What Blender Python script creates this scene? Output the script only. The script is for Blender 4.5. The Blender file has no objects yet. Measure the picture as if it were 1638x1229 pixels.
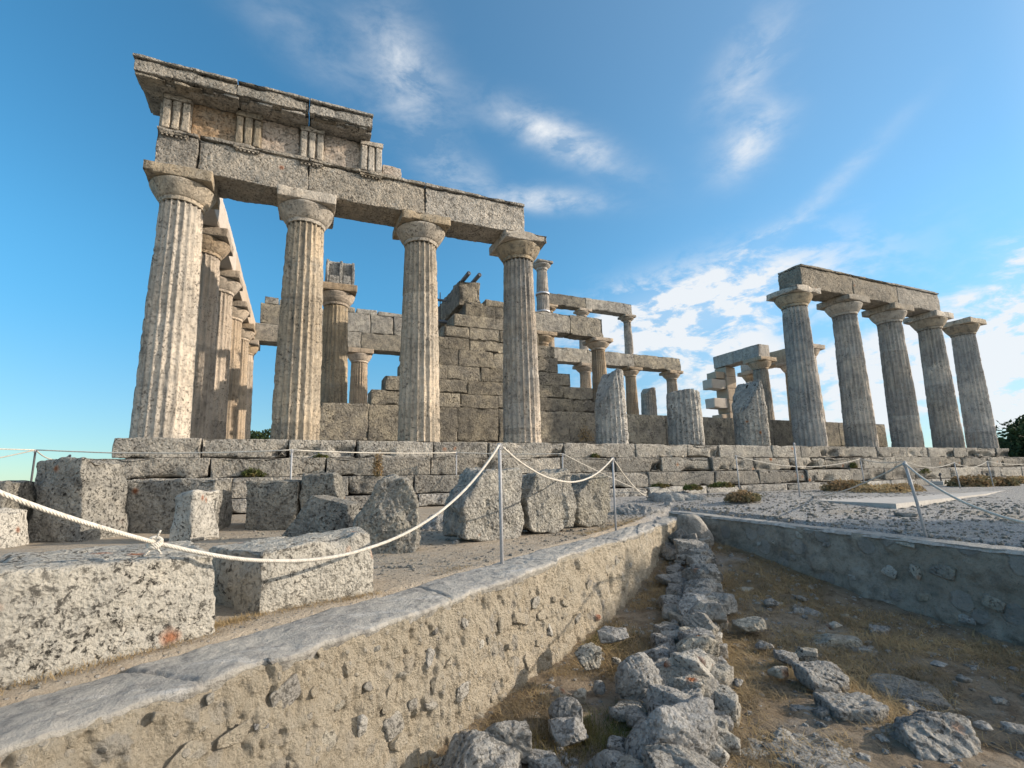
import bpy, bmesh, math, random
import numpy as np
from math import radians, sin, cos, pi

random.seed(7)
C = bpy.context.scene.collection
SC = bpy.context.scene

# ------------------------------------------------------------------ camera
CAM = np.array([2.4045, -10.846, -0.7906])
YAW, PITCH, ROLL, FPX, CX, CY = 0.3906, 0.162, -0.017, 782.15, 799.68, 635.65
PW, PH = 1638.0, 1229.0
_f = np.array([sin(YAW)*cos(PITCH), cos(YAW)*cos(PITCH), sin(PITCH)])
_r0 = np.array([cos(YAW), -sin(YAW), 0.0]); _u0 = np.cross(_r0, _f)
CR = cos(ROLL)*_r0 + sin(ROLL)*_u0
CU = -sin(ROLL)*_r0 + cos(ROLL)*_u0
cam_d = bpy.data.cameras.new('camera'); cam = bpy.data.objects.new('camera', cam_d); C.objects.link(cam)
from mathutils import Matrix, Vector
cam.matrix_world = Matrix(((CR[0], CU[0], -_f[0], CAM[0]), (CR[1], CU[1], -_f[1], CAM[1]), (CR[2], CU[2], -_f[2], CAM[2]), (0, 0, 0, 1)))
cam_d.sensor_fit = 'HORIZONTAL'; cam_d.sensor_width = 36.0
cam_d.lens = FPX/PW*36.0
cam_d.shift_x = (PW/2-CX)/PW; cam_d.shift_y = (CY-PH/2)/PW
cam_d.clip_start = 0.05; cam_d.clip_end = 9000
SC.camera = cam

def raydir(px, py):
    return _f + (px-CX)/FPX*CR - (py-CY)/FPX*CU
def at(px, py, z):                                   # the point of the photograph that lies at height z
    d = raydir(px, py); return CAM + d*((z-CAM[2])/d[2])

# ------------------------------------------------------------------ light
SUN_EL, SUN_AZ = 18.5, -19.0                          # azimuth in degrees from +X towards +Y
sd = Vector((cos(radians(SUN_EL))*cos(radians(SUN_AZ)), cos(radians(SUN_EL))*sin(radians(SUN_AZ)), sin(radians(SUN_EL))))
sl = bpy.data.lights.new('sun', 'SUN'); sl.energy = 3.7; sl.angle = radians(0.5); sl.color = (1.0, 0.87, 0.71)
so = bpy.data.objects.new('sun', sl); C.objects.link(so)
so.rotation_euler = (-sd).to_track_quat('-Z', 'Y').to_euler(); so.location = (30, -20, 30)

W = bpy.data.worlds.new('World'); SC.world = W; W.use_nodes = True
wn = W.node_tree; wn.nodes.clear()
def WN(t, **k):
    n = wn.nodes.new(t)
    for a, b in k.items(): setattr(n, a, b)
    return n
def wl(a, b): wn.links.new(a, b)
def wmath(op, a, b=None, clamp=False):
    n = WN('ShaderNodeMath', operation=op, use_clamp=clamp)
    for i, x in enumerate((a, b)):
        if x is None: continue
        if isinstance(x, (int, float)): n.inputs[i].default_value = x
        else: wl(x, n.inputs[i])
    return n.outputs[0]
sky = WN('ShaderNodeTexSky', sky_type='NISHITA')
sky.sun_disc = False; sky.sun_elevation = radians(SUN_EL); sky.sun_rotation = radians(90-SUN_AZ)
sky.air_density = 1.0; sky.dust_density = 0.0; sky.ozone_density = 3.0; sky.altitude = 100
tc = WN('ShaderNodeTexCoord')
D = tc.outputs['Generated']
# clouds: soft patches of wispy noise around real directions in the sky
CL = [  # px, py, half length, half width (photo pixels), rotation deg, strength
    (650, 130, 100, 52, 48, .72), (640, 90, 40, 30, 30, .35), (895, 222, 95, 26, 22, 1.15), (868, 320, 80, 16, 4, 1.1), (735, 283, 55, 26, 15, .6),
    (1195, 110, 90, 36, -62, .6), (1200, 228, 60, 30, -50, 1.05), (1165, 480, 150, 50, -14, 1.3), (1060, 520, 120, 48, -8, 1.1),
    (1120, 585, 150, 42, 4, 1.0), (1590, 480, 130, 26, -16, .8), (1600, 540, 160, 40, -8, .9), (1440, 580, 180, 50, 5, .75), (1560, 640, 160, 60, 0, .8),
    (1350, 640, 200, 60, 0, .9), (1625, 410, 40, 30, 0, .9), (1330, 300, 120, 14, -52, .35), (480, 60, 120, 40, 30, .25), (1000, 500, 90, 30, -20, .6),
    (1205, 395, 60, 12, -30, .4), (1750, 520, 250, 90, 0, .8), (1050, 660, 220, 30, 0, .5)]
tot = low_tot = None
for (px, py, a, b, rot, st) in CL:
    c = raydir(px, py); c /= np.linalg.norm(c)
    rr = radians(rot)
    t1 = raydir(px+cos(rr), py+sin(rr)); t1 /= np.linalg.norm(t1); t1 = t1-c; sc1 = np.linalg.norm(t1); t1 = t1/sc1
    t2 = raydir(px-sin(rr), py+cos(rr)); t2 /= np.linalg.norm(t2); t2 = t2-c; sc2 = np.linalg.norm(t2); t2 = t2/sc2
    s = []
    for tv, half in ((t1, a*sc1), (t2, b*sc2)):
        vd = WN('ShaderNodeVectorMath', operation='DOT_PRODUCT'); wl(D, vd.inputs[0]); vd.inputs[1].default_value = tuple(tv/half)
        off = -float(np.dot(c, tv/half))
        x = wmath('ADD', vd.outputs['Value'], off)
        s.append(wmath('MULTIPLY', x, x))
    rr2 = wmath('ADD', s[0], s[1])
    g = wmath('POWER', 0.42, rr2)
    g = wmath('MULTIPLY', g, st)
    vd = WN('ShaderNodeVectorMath', operation='DOT_PRODUCT'); wl(D, vd.inputs[0]); vd.inputs[1].default_value = tuple(c)
    g = wmath('MULTIPLY', g, wmath('GREATER_THAN', vd.outputs['Value'], 0.0))
    if py > 380: low_tot = g if low_tot is None else wmath('ADD', low_tot, g); continue
    tot = g if tot is None else wmath('ADD', tot, g)
mp = WN('ShaderNodeMapping'); wl(D, mp.inputs['Vector'])
mp.inputs['Scale'].default_value = (3.2, 3.2, 7.0); mp.inputs['Rotation'].default_value = (0.25, 0.35, 0.2)
nz = WN('ShaderNodeTexNoise'); nz.inputs['Scale'].default_value = 3.6; nz.inputs['Detail'].default_value = 12; nz.inputs['Roughness'].default_value = 0.62
nz.inputs['Distortion'].default_value = 0.25
wl(mp.outputs[0], nz.inputs['Vector'])
wsp = WN('ShaderNodeMapRange'); wsp.inputs['From Min'].default_value = 0.38; wsp.inputs['From Max'].default_value = 0.78; wl(nz.outputs['Fac'], wsp.inputs['Value'])
cl = wmath('MULTIPLY', tot, wmath('ADD', wmath('MULTIPLY', wsp.outputs[0], .8), .13))
cl = wmath('MULTIPLY', cl, 1.15)
wsp2 = WN('ShaderNodeMapRange', interpolation_type='SMOOTHSTEP'); wsp2.inputs['From Min'].default_value = 0.40; wsp2.inputs['From Max'].default_value = 0.62; wl(nz.outputs['Fac'], wsp2.inputs['Value'])
cl = wmath('ADD', cl, wmath('MULTIPLY', wmath('MULTIPLY', low_tot, wmath('ADD', wmath('MULTIPLY', wsp2.outputs[0], .8), .1)), 1.25))
# a thin veil low down towards the sun, spread behind the camera as fill
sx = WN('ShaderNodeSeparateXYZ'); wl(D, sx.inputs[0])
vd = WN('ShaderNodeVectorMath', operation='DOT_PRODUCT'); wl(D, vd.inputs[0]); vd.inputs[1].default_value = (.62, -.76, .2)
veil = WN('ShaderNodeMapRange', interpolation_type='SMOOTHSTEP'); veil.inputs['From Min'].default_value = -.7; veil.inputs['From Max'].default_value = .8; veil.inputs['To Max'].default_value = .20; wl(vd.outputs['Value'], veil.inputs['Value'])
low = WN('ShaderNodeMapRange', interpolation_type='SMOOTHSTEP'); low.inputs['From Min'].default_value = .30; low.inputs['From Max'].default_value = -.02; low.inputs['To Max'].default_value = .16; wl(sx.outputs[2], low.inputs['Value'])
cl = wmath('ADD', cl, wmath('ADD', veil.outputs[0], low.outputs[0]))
cl = wmath('MINIMUM', cl, 0.95)
cl = wmath('MAXIMUM', cl, 0.0)
mixc = WN('ShaderNodeMix', data_type='RGBA'); wl(cl, mixc.inputs['Factor'])
SKY_TINT = WN('ShaderNodeMix', data_type='RGBA', blend_type='MULTIPLY'); SKY_TINT.inputs['Factor'].default_value = 1.0
wl(sky.outputs[0], SKY_TINT.inputs['A']); SKY_TINT.inputs['B'].default_value = (0.45, 0.955, 1.0, 1)
dim = WN('ShaderNodeMapRange', interpolation_type='SMOOTHSTEP'); dim.inputs['From Min'].default_value = -.02; dim.inputs['From Max'].default_value = .42; wl(sx.outputs[2], dim.inputs['Value'])
dimc = WN('ShaderNodeMix', data_type='RGBA'); dimc.inputs['A'].default_value = (.80, .55, .59, 1); dimc.inputs['B'].default_value = (1, 1, 1, 1); wl(dim.outputs[0], dimc.inputs['Factor'])
dimv = WN('ShaderNodeVectorMath', operation='MULTIPLY'); wl(SKY_TINT.outputs['Result'], dimv.inputs[0]); wl(dimc.outputs['Result'], dimv.inputs[1])
wl(dimv.outputs[0], mixc.inputs['A']); mixc.inputs['B'].default_value = (3.9, 4.05, 4.2, 1)
haze_fill = WN('ShaderNodeMapRange', interpolation_type='SMOOTHSTEP'); haze_fill.inputs['From Min'].default_value = .38; haze_fill.inputs['From Max'].default_value = .85; haze_fill.inputs['To Max'].default_value = .85; wl(vd.outputs['Value'], haze_fill.inputs['Value'])  # bright haze out of view behind the camera, added to lift shaded fronts
mixh = WN('ShaderNodeMix', data_type='RGBA'); wl(haze_fill.outputs[0], mixh.inputs['Factor']); wl(mixc.outputs['Result'], mixh.inputs['A']); mixh.inputs['B'].default_value = (8.2, 7.8, 7.3, 1)
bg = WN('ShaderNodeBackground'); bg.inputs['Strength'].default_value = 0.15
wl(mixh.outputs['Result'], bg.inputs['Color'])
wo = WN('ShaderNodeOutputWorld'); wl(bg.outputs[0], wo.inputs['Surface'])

SC.view_settings.view_transform = 'Standard'; SC.view_settings.look = 'None'
SC.view_settings.exposure = 0.60; SC.view_settings.gamma = 1.0; SC.view_settings.use_curve_mapping = False

# ------------------------------------------------------------------ noise (numpy)
def _h(ix, iy, iz, s):
    n = (ix.astype(np.uint32)*np.uint32(374761393) + iy.astype(np.uint32)*np.uint32(668265263) + iz.astype(np.uint32)*np.uint32(2246822519) + np.uint32((s*3266489917) & 0xffffffff))
    n = (n ^ (n >> np.uint32(13)))*np.uint32(1274126177)
    n = n ^ (n >> np.uint32(16))
    return (n & np.uint32(0xffff)).astype(np.float32)/32767.5-1.0
def vnoise(P, s=0):
    P = np.asarray(P, dtype=np.float64)
    i = np.floor(P).astype(np.int64); f = (P-i).astype(np.float32); f = f*f*(3-2*f)
    x, y, z = i[:, 0], i[:, 1], i[:, 2]; fx, fy, fz = f[:, 0], f[:, 1], f[:, 2]
    def L(a, b, t): return a+(b-a)*t
    c00 = L(_h(x, y, z, s), _h(x+1, y, z, s), fx); c10 = L(_h(x, y+1, z, s), _h(x+1, y+1, z, s), fx)
    c01 = L(_h(x, y, z+1, s), _h(x+1, y, z+1, s), fx); c11 = L(_h(x, y+1, z+1, s), _h(x+1, y+1, z+1, s), fx)
    return L(L(c00, c10, fy), L(c01, c11, fy), fz)
def fbm(P, freq, octv=4, s=0, rough=0.5):
    t = 0; a = 1.0; tot = 0
    for k in range(octv):
        t = t + a*vnoise(np.asarray(P)*freq*(2.03**k)+17.3*k, s+k*7); tot += a; a *= rough
    return t/tot
def worley(P, freq, s=0):
    P = np.asarray(P)*freq; i = np.floor(P).astype(np.int64); best = np.full(len(P), 9.0); val = np.zeros(len(P))
    for dx in (-1, 0, 1):
        for dy in (-1, 0, 1):
            for dz in (-1, 0, 1):
                c = i+np.array([dx, dy, dz]); cx, cy, cz = c[:, 0], c[:, 1], c[:, 2]
                q = np.stack([cx+.5+.5*_h(cx, cy, cz, s+1), cy+.5+.5*_h(cx, cy, cz, s+2), cz+.5+.5*_h(cx, cy, cz, s+3)], 1)
                d = np.sqrt(((P-q)**2).sum(1)); m = d < best
                best = np.where(m, d, best); val = np.where(m, _h(cx, cy, cz, s+4), val)
    return best, val
def sstep(a, b, x):
    t = np.clip((x-a)/(b-a), 0, 1); return t*t*(3-2*t)

# ------------------------------------------------------------------ mesh building
class MB:
    def __init__(self): self.V = []; self.F = []; self.n = 0
    def add(self, V, F):
        V = np.asarray(V, dtype=np.float32); F = np.asarray(F, dtype=np.int64)
        self.V.append(V); self.F.append(F+self.n); self.n += len(V); return self
    def build(self, name, mat, parent=None, smooth=True, loc=None, rotz=None):
        me = bpy.data.meshes.new(name)
        V = np.concatenate(self.V); Fs = self.F
        li = np.concatenate([f.reshape(-1) for f in Fs]); cnt = np.concatenate([np.full(len(f), f.shape[1]) for f in Fs])
        me.vertices.add(len(V)); me.vertices.foreach_set('co', V.reshape(-1).astype(np.float32))
        me.loops.add(len(li)); me.loops.foreach_set('vertex_index', li.astype(np.int32))
        me.polygons.add(len(cnt)); st = np.concatenate([[0], np.cumsum(cnt)[:-1]])
        me.polygons.foreach_set('loop_start', st.astype(np.int32)); me.polygons.foreach_set('loop_total', cnt.astype(np.int32))
        me.polygons.foreach_set('use_smooth', np.full(len(cnt), smooth))
        me.update(calc_edges=True); me.validate()
        me.materials.append(mat)
        o = bpy.data.objects.new(name, me); C.objects.link(o)
        if parent is not None: o.parent = parent
        if loc is not None: o.location = loc
        if rotz: o.rotation_euler.z = rotz
        return o
def tag(o, label=None, cat=None, group=None, kind=None):
    if label: o['label'] = label
    if cat: o['category'] = cat
    if group: o['group'] = group
    if kind: o['kind'] = kind
    return o
def thing(name, label, cat, loc=(0, 0, 0), rotz=0, group=None):
    o = bpy.data.objects.new(name, None); C.objects.link(o); o.location = loc; o.rotation_euler.z = rotz
    o.empty_display_size = 0.2
    return tag(o, label, cat, group)
def gridF(nu, nv):
    i = np.arange(nu*nv).reshape(nu, nv)
    return np.stack([i[:-1, :-1], i[1:, :-1], i[1:, 1:], i[:-1, 1:]], -1).reshape(-1, 4)
def weld(V, F, eps=1e-4):
    k = np.round(V/eps).astype(np.int64); _, idx, inv = np.unique(k, axis=0, return_index=True, return_inverse=True)
    inv = inv.reshape(-1); return V[idx], inv[F]

_seed = [100]
def rbox(size, vox=.05, c=.02, amp=.008, freq=5, chip=0.0, warp=None, fine=0.0, fn=None):
    """A weathered block: rounded box centred on the origin, sides displaced by noise, edges chipped."""
    _seed[0] += 1; s = _seed[0]
    h = np.array(size)/2.0; c = min(c, .45*h.min())
    Vs, Fs, n0 = [], [], 0
    for ax in range(3):
        u, v = [(1, 2), (2, 0), (0, 1)][ax]
        def lin(hh):
            inner = np.linspace(-hh+c, hh-c, max(2, int(round(2*(hh-c)/vox))+1))
            k = np.array([0, .25, .5, .75]) if vox < .05 else np.array([0, .5])
            return np.concatenate([-hh+k*c, inner, (hh-k*c)[::-1]])
        gu, gv = lin(h[u]), lin(h[v])
        A, B = np.meshgrid(gu, gv, indexing='ij')
        for sg in (1, -1):
            P = np.zeros((A.size, 3)); P[:, u] = A.ravel(); P[:, v] = B.ravel(); P[:, ax] = sg*h[ax]
            F = gridF(len(gu), len(gv))
            if sg < 0: F = F[:, ::-1]
            Vs.append(P); Fs.append(F+n0); n0 += len(P)
    V, F = weld(np.concatenate(Vs), np.concatenate(Fs), 1e-5)
    q = np.clip(V, -h+c, h-c); d = V-q; L = np.linalg.norm(d, axis=1, keepdims=True); n = d/np.maximum(L, 1e-9)
    V = q+c*n
    off = np.array([s*3.17, s*1.31, s*.77])
    disp = amp*fbm(V+off, freq, 4, s)
    if fine: disp = disp+fine*fbm(V+off, freq*6, 3, s+50)
    if chip:
        e = np.sort(np.abs(n), axis=1)[:, 1]               # second largest normal component: 0 on faces, up to .7 on edges
        edge = sstep(.0, .5, e)
        # distance to nearest edge
        dist = np.sort(h-np.abs(V), axis=1)[:, 1]
        near = np.exp(-dist/(.05+chip*1.2))
        disp = disp-chip*near*np.maximum(0, fbm(V+off, 2.2, 3, s+9)+.08)*1.9
    if fn is not None: disp = disp+fn(V, n)
    V = V+n*disp[:, None]
    if warp is not None:
        t = (V+h)/(2*h); w = np.asarray(warp, dtype=float)  # 8 corners: bottom (4, ccw from -x-y), top (4)
        x, y, z = t[:, :1], t[:, 1:2], t[:, 2:3]
        V = ((1-z)*((1-x)*(1-y)*w[0]+x*(1-y)*w[1]+x*y*w[2]+(1-x)*y*w[3])+z*((1-x)*(1-y)*w[4]+x*(1-y)*w[5]+x*y*w[6]+(1-x)*y*w[7]))
    return V, F
def bx(mb, x0, x1, y0, y1, z0, z1, **k):
    V, F = rbox((x1-x0, y1-y0, z1-z0), **k); mb.add(V+np.array([(x0+x1)/2, (y0+y1)/2, (z0+z1)/2]), F); return mb
def cubesphere(n):
    g = np.linspace(-1, 1, n); A, B = np.meshgrid(g, g, indexing='ij'); Vs, Fs, n0 = [], [], 0
    A = np.tan(A*pi/4); B = np.tan(B*pi/4)
    for ax in range(3):
        u, v = [(1, 2), (2, 0), (0, 1)][ax]
        for sg in (1, -1):
            P = np.zeros((A.size, 3)); P[:, u] = A.ravel(); P[:, v] = B.ravel(); P[:, ax] = sg
            F = gridF(n, n); Fs.append((F if sg > 0 else F[:, ::-1])+n0); Vs.append(P); n0 += len(P)
    V = np.concatenate(Vs); V /= np.linalg.norm(V, axis=1, keepdims=True)
    return weld(V, np.concatenate(Fs), 1e-5)
_cs = {}
def polyrock(dims, n=16, seed=0, planes=None, nplane=13, k=16, amp=.03, freq=3, oct=4, pit=0.0, strata=0.0):
    """A boulder: convex, roughly faceted, cracked by noise; dims are half sizes."""
    if n not in _cs: _cs[n] = cubesphere(n)
    Dv, F = _cs[n]; rs = np.random.RandomState(seed+11)
    if planes is None:
        N = rs.normal(size=(nplane, 3)); N /= np.linalg.norm(N, axis=1, keepdims=True)
        H = rs.uniform(.62, 1.0, nplane)
        N = np.concatenate([N, np.eye(3), -np.eye(3)]); H = np.concatenate([H, rs.uniform(.85, 1.0, 6)])
    else:
        N = np.array([p[:3] for p in planes], float); H = np.array([p[3] for p in planes], float)
        L = np.linalg.norm(N, axis=1); N /= L[:, None]
    q = np.maximum(0, Dv@N.T/H)
    r = 1/np.maximum((q**k).sum(1)**(1/k), 1e-6)
    V = Dv*r[:, None]*np.array(dims)
    m = float(np.mean(dims)); off = rs.uniform(-50, 50, 3)
    nn = Dv/np.array(dims); nn /= np.linalg.norm(nn, axis=1, keepdims=True)
    dsp = amp*(fbm(V+off, freq/m*.5, oct, seed) - .5*np.abs(fbm(V+off, freq/m, oct, seed+3)))*m*2
    if pit:
        w, _ = worley(V+off, 5/m*.5, seed); dsp = dsp-pit*m*np.exp(-(w/.33)**2)
    if strata:
        sdv = rs.normal(size=3)*np.array([1, 1, .6]); sdv /= np.linalg.norm(sdv); c_ = V@sdv/m*3.2+.8*fbm(V+off, 1.2/m, 3, seed+5); saw = c_-np.floor(c_)
        dsp = dsp-strata*m*(saw**2)*(.6+.6*fbm(V+off, .8/m, 2, seed+6)); ck = np.abs(fbm(V+off, 1.5/m, 4, seed+8)); dsp = dsp-strata*m*.5*np.exp(-(ck/.03)**2)
    V = V+nn*dsp[:, None]
    return V, F
def rotz(V, a):
    c, s = cos(a), sin(a); return np.asarray(V)@np.array([[c, s, 0], [-s, c, 0], [0, 0, 1]])
def roteul(V, rx, ry, rz):
    m = np.array(Matrix.Rotation(rz, 3, 'Z') @ Matrix.Rotation(ry, 3, 'Y') @ Matrix.Rotation(rx, 3, 'X')); return np.asarray(V)@m.T
def lathe(prof, seg=48):
    prof = np.asarray(prof); a = np.linspace(0, 2*pi, seg, endpoint=False)
    V = np.stack([np.outer(prof[:, 0], np.cos(a)), np.outer(prof[:, 0], np.sin(a)), np.outer(prof[:, 1], np.ones(seg))], -1).reshape(-1, 3)
    i = np.arange(len(prof)*seg).reshape(len(prof), seg); j = np.roll(i, -1, 1)
    F = np.stack([i[:-1], j[:-1], j[1:], i[1:]], -1).reshape(-1, 4); return V, F
def tube(pts, r, seg=8, cap=True):
    pts = np.asarray(pts, float); T = np.gradient(pts, axis=0); T /= np.linalg.norm(T, axis=1, keepdims=True)
    up = np.array([0, 0, 1.0]) if abs(T[0, 2]) < .9 else np.array([1.0, 0, 0])
    V = []
    for p, t in zip(pts, T):
        a = np.cross(t, up); a /= np.linalg.norm(a); b = np.cross(a, t)
        an = np.linspace(0, 2*pi, seg, endpoint=False); V.append(p+r*(np.cos(an)[:, None]*a+np.sin(an)[:, None]*b))
    V = np.concatenate(V); i = np.arange(len(pts)*seg).reshape(len(pts), seg); j = np.roll(i, -1, 1)
    F = np.stack([i[:-1], j[:-1], j[1:], i[1:]], -1).reshape(-1, 4)
    if cap:
        n = len(V); V = np.concatenate([V, pts[:1], pts[-1:]])
        f2 = [[i[0, k], i[0, k], n, i[0, (k+1) % seg]] for k in range(seg)]; f3 = [[i[-1, (k+1) % seg], n+1, i[-1, k], i[-1, k]] for k in range(seg)]
        tri = np.array([[a, c, d] for a, b, c, d in f2] + [[a, b, c] for a, b, c, d in f3])
        return V, F, tri
    return V, F, None
def add_tube(mb, pts, r, seg=8):
    V, F, T = tube(pts, r, seg); n = mb.n; mb.add(V, F)
    if T is not None: mb.F.append(T+n)
    return mb

# ------------------------------------------------------------------ materials
class NT:
    def __init__(self, name):
        self.m = bpy.data.materials.new(name); self.m.use_nodes = True; self.t = self.m.node_tree; self.t.nodes.clear()
        self.out = self.N('ShaderNodeOutputMaterial'); self.b = self.N('ShaderNodeBsdfPrincipled'); self.L(self.b.outputs[0], self.out.inputs[0])
        self.b.inputs['Roughness'].default_value = .95; self.b.inputs['Specular IOR Level'].default_value = .15
    def N(self, t, **k):
        n = self.t.nodes.new(t)
        for a, b in k.items(): setattr(n, a, b)
        return n
    def L(self, a, b): self.t.links.new(a, b)
    def coords(self, rnd=True):
        tc = self.N('ShaderNodeTexCoord')
        if not rnd: return tc.outputs['Object']
        oi = self.N('ShaderNodeObjectInfo'); mu = self.N('ShaderNodeVectorMath', operation='SCALE'); mu.inputs[0].default_value = (37, 53, 71)
        self.L(oi.outputs['Random'], mu.inputs['Scale']); ad = self.N('ShaderNodeVectorMath', operation='ADD')
        self.L(tc.outputs['Object'], ad.inputs[0]); self.L(mu.outputs[0], ad.inputs[1]); return ad.outputs[0]
    def noise(self, co, sc, det=6, ro=.55, dist=0, scale3=None):
        if scale3:
            mp = self.N('ShaderNodeMapping'); mp.inputs['Scale'].default_value = scale3; self.L(co, mp.inputs[0]); co = mp.outputs[0]
        n = self.N('ShaderNodeTexNoise'); n.inputs['Scale'].default_value = sc; n.inputs['Detail'].default_value = det
        n.inputs['Roughness'].default_value = ro; n.inputs['Distortion'].default_value = dist; self.L(co, n.inputs['Vector']); return n.outputs['Fac']
    def voro(self, co, sc, feat='F1', out='Distance', rnd=1):
        n = self.N('ShaderNodeTexVoronoi', feature=feat); n.inputs['Scale'].default_value = sc; n.inputs['Randomness'].default_value = rnd; self.L(co, n.inputs['Vector']); return n.outputs[out]
    def rng(self, x, a, b, c=0., d=1., sm=False):
        n = self.N('ShaderNodeMapRange'); n.inputs['From Min'].default_value = a; n.inputs['From Max'].default_value = b
        n.inputs['To Min'].default_value = c; n.inputs['To Max'].default_value = d
        if sm: n.interpolation_type = 'SMOOTHSTEP'
        self.L(x, n.inputs['Value']); return n.outputs[0]
    def mix(self, f, a, b, bt='MIX'):
        n = self.N('ShaderNodeMix', data_type='RGBA', blend_type=bt)
        for s, x in (('Factor', f), ('A', a), ('B', b)):
            i = n.inputs[s]
            if isinstance(x, (int, float)): i.default_value = x
            elif isinstance(x, tuple): i.default_value = (*x, 1) if len(x) == 3 else x
            else: self.L(x, i)
        return n.outputs['Result']
    def math(self, op, a, b=0., clamp=False):
        n = self.N('ShaderNodeMath', operation=op, use_clamp=clamp)
        for i, x in enumerate((a, b)):
            if isinstance(x, (int, float)): n.inputs[i].default_value = x
            else: self.L(x, n.inputs[i])
        return n.outputs[0]
    def bump(self, h, dist, st=1.0, prev=None):
        n = self.N('ShaderNodeBump'); n.inputs['Distance'].default_value = dist; n.inputs['Strength'].default_value = st; self.L(h, n.inputs['Height'])
        if prev is not None: self.L(prev, n.inputs['Normal'])
        return n.outputs[0]
    def fin(self, col, nor=None, rough=None):
        if isinstance(col, tuple): self.b.inputs['Base Color'].default_value = (*col, 1)
        else: self.L(col, self.b.inputs['Base Color'])
        if nor is not None: self.L(nor, self.b.inputs['Normal'])
        if rough is not None: self.b.inputs['Roughness'].default_value = rough
        return self.m

def stone(name, light, mid, dark, patina=.5, spots=.5, white=.3, orange=.0, bd=.02, sc=1.0, rough_sc=26, streak=False, isl=0.0, soft=0.0):
    """Weathered limestone: tone patches, black lichen specks, pale crusts, rusty lichen rings."""
    t = NT(name); co = t.coords()
    big = t.noise(co, 1.1*sc, 8, .62, .3); med = t.noise(co, 5.5*sc, 8, .65); fine = t.noise(co, 40*sc, 6, .7)
    col = t.mix(t.rng(big, .40, .60), light, mid)
    col = t.mix(t.rng(med, .42-soft*.5, .72+soft, 0, patina), col, dark)
    if streak:
        st = t.noise(co, 1.0, 6, .6, .0, (7, 7, .55)); col = t.mix(t.rng(st, .52, .74, 0, .75), col, tuple(x*.45 for x in dark))
        mpz = t.N('ShaderNodeMapping'); mpz.inputs['Scale'].default_value = (.012, .012, .8); t.L(co, mpz.inputs[0]); vz = t.N('ShaderNodeTexVoronoi', feature='F1'); vz.inputs['Scale'].default_value = 1.0; t.L(mpz.outputs[0], vz.inputs['Vector'])
        sz = t.N('ShaderNodeSeparateColor'); t.L(vz.outputs['Color'], sz.inputs[0]); hz_ = t.N('ShaderNodeHueSaturation'); t.L(col, hz_.inputs['Color']); t.L(t.rng(sz.outputs[0], 0, 1, .78, 1.10), hz_.inputs['Value']); col = hz_.outputs[0]
    wl_ = t.noise(co, 3.1*sc, 9, .72); w2 = t.noise(co, 15*sc, 6, .7)
    col = t.mix(t.math('MULTIPLY', t.rng(wl_, .52, .66+soft, 0, white), t.rng(w2, .42-soft, .58+soft)), col, (.56, .54, .50))
    bl = t.noise(co, 21*sc, 10, .78, .4); area = t.noise(co, 1.9*sc, 5, .6)
    sp = t.math('MULTIPLY', t.rng(bl, .53, .585), t.rng(area, .42, .60, .12, 1.)); sp = t.math('MULTIPLY', sp, spots)
    col = t.mix(sp, col, (.045, .043, .04))
    if orange:
        v = t.voro(co, 4.2*sc, 'F1'); v2 = t.math('ADD', v, t.rng(t.noise(co, 18, 5, .6), 0, 1, -.12, .12))
        vc = t.N('ShaderNodeTexVoronoi', feature='F1'); vc.inputs['Scale'].default_value = 4.2*sc; t.L(co, vc.inputs['Vector'])
        sepc = t.N('ShaderNodeSeparateColor'); t.L(vc.outputs['Color'], sepc.inputs[0])
        on = t.rng(sepc.outputs[0], 1-orange, 1-orange+.02)
        ring = t.math('MULTIPLY', t.rng(v2, .30, .20), on)
        col = t.mix(t.math('MULTIPLY', ring, .8), col, (.50, .33, .24))
        core = t.math('MULTIPLY', t.rng(v2, .19, .11), on); col = t.mix(t.math('MULTIPLY', core, .9), col, (.33, .13, .06))
    col = t.mix(t.rng(fine, .3, .7, .0, .35), col, t.mix(1.0, col, (.62, .60, .57), 'MULTIPLY'))
    oi_ = t.N('ShaderNodeObjectInfo'); hs0 = t.N('ShaderNodeHueSaturation'); t.L(col, hs0.inputs['Color']); t.L(t.rng(oi_.outputs['Random'], 0, 1, .84, 1.10), hs0.inputs['Value']); t.L(t.rng(oi_.outputs['Random'], 0, 1, 1.25, .7), hs0.inputs['Saturation']); col = hs0.outputs[0]
    if isl:
        gi_ = t.N('ShaderNodeNewGeometry').outputs['Random Per Island']
        hs = t.N('ShaderNodeHueSaturation'); t.L(col, hs.inputs['Color']); t.L(t.rng(gi_, 0, 1, 1-isl, 1+isl*.75), hs.inputs['Value']); col = hs.outputs[0]
    h = t.math('ADD', t.math('MULTIPLY', t.noise(co, rough_sc*sc, 9, .68), 1.0), t.math('MULTIPLY', t.rng(t.voro(co, rough_sc*1.3*sc), 0, .5), .35))
    pits = t.rng(bl, .54, .63); h = t.math('SUBTRACT', h, t.math('MULTIPLY', pits, .55))
    return t.fin(col, t.bump(h, bd, 1.0))
M = {}
M['col'] = stone('column_limestone', (0.652, 0.541, 0.406), (0.500, 0.432, 0.344), (0.255, 0.236, 0.204), patina=0.7, spots=.8, white=.4, bd=.020, rough_sc=22, streak=True)
M['colgrey'] = stone('grey_column_limestone', (0.627, 0.531, 0.423), (0.457, 0.418, 0.370), (0.190, 0.182, 0.175), patina=0.7, spots=.85, white=.5, bd=.020, rough_sc=22, streak=True)
M['ent'] = stone('entablature_limestone', (0.553, 0.479, 0.382), (0.400, 0.356, 0.296), (0.217, 0.204, 0.178), patina=0.75, spots=0.9, white=.5, orange=.04, bd=.07, rough_sc=14, isl=.15)
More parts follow.
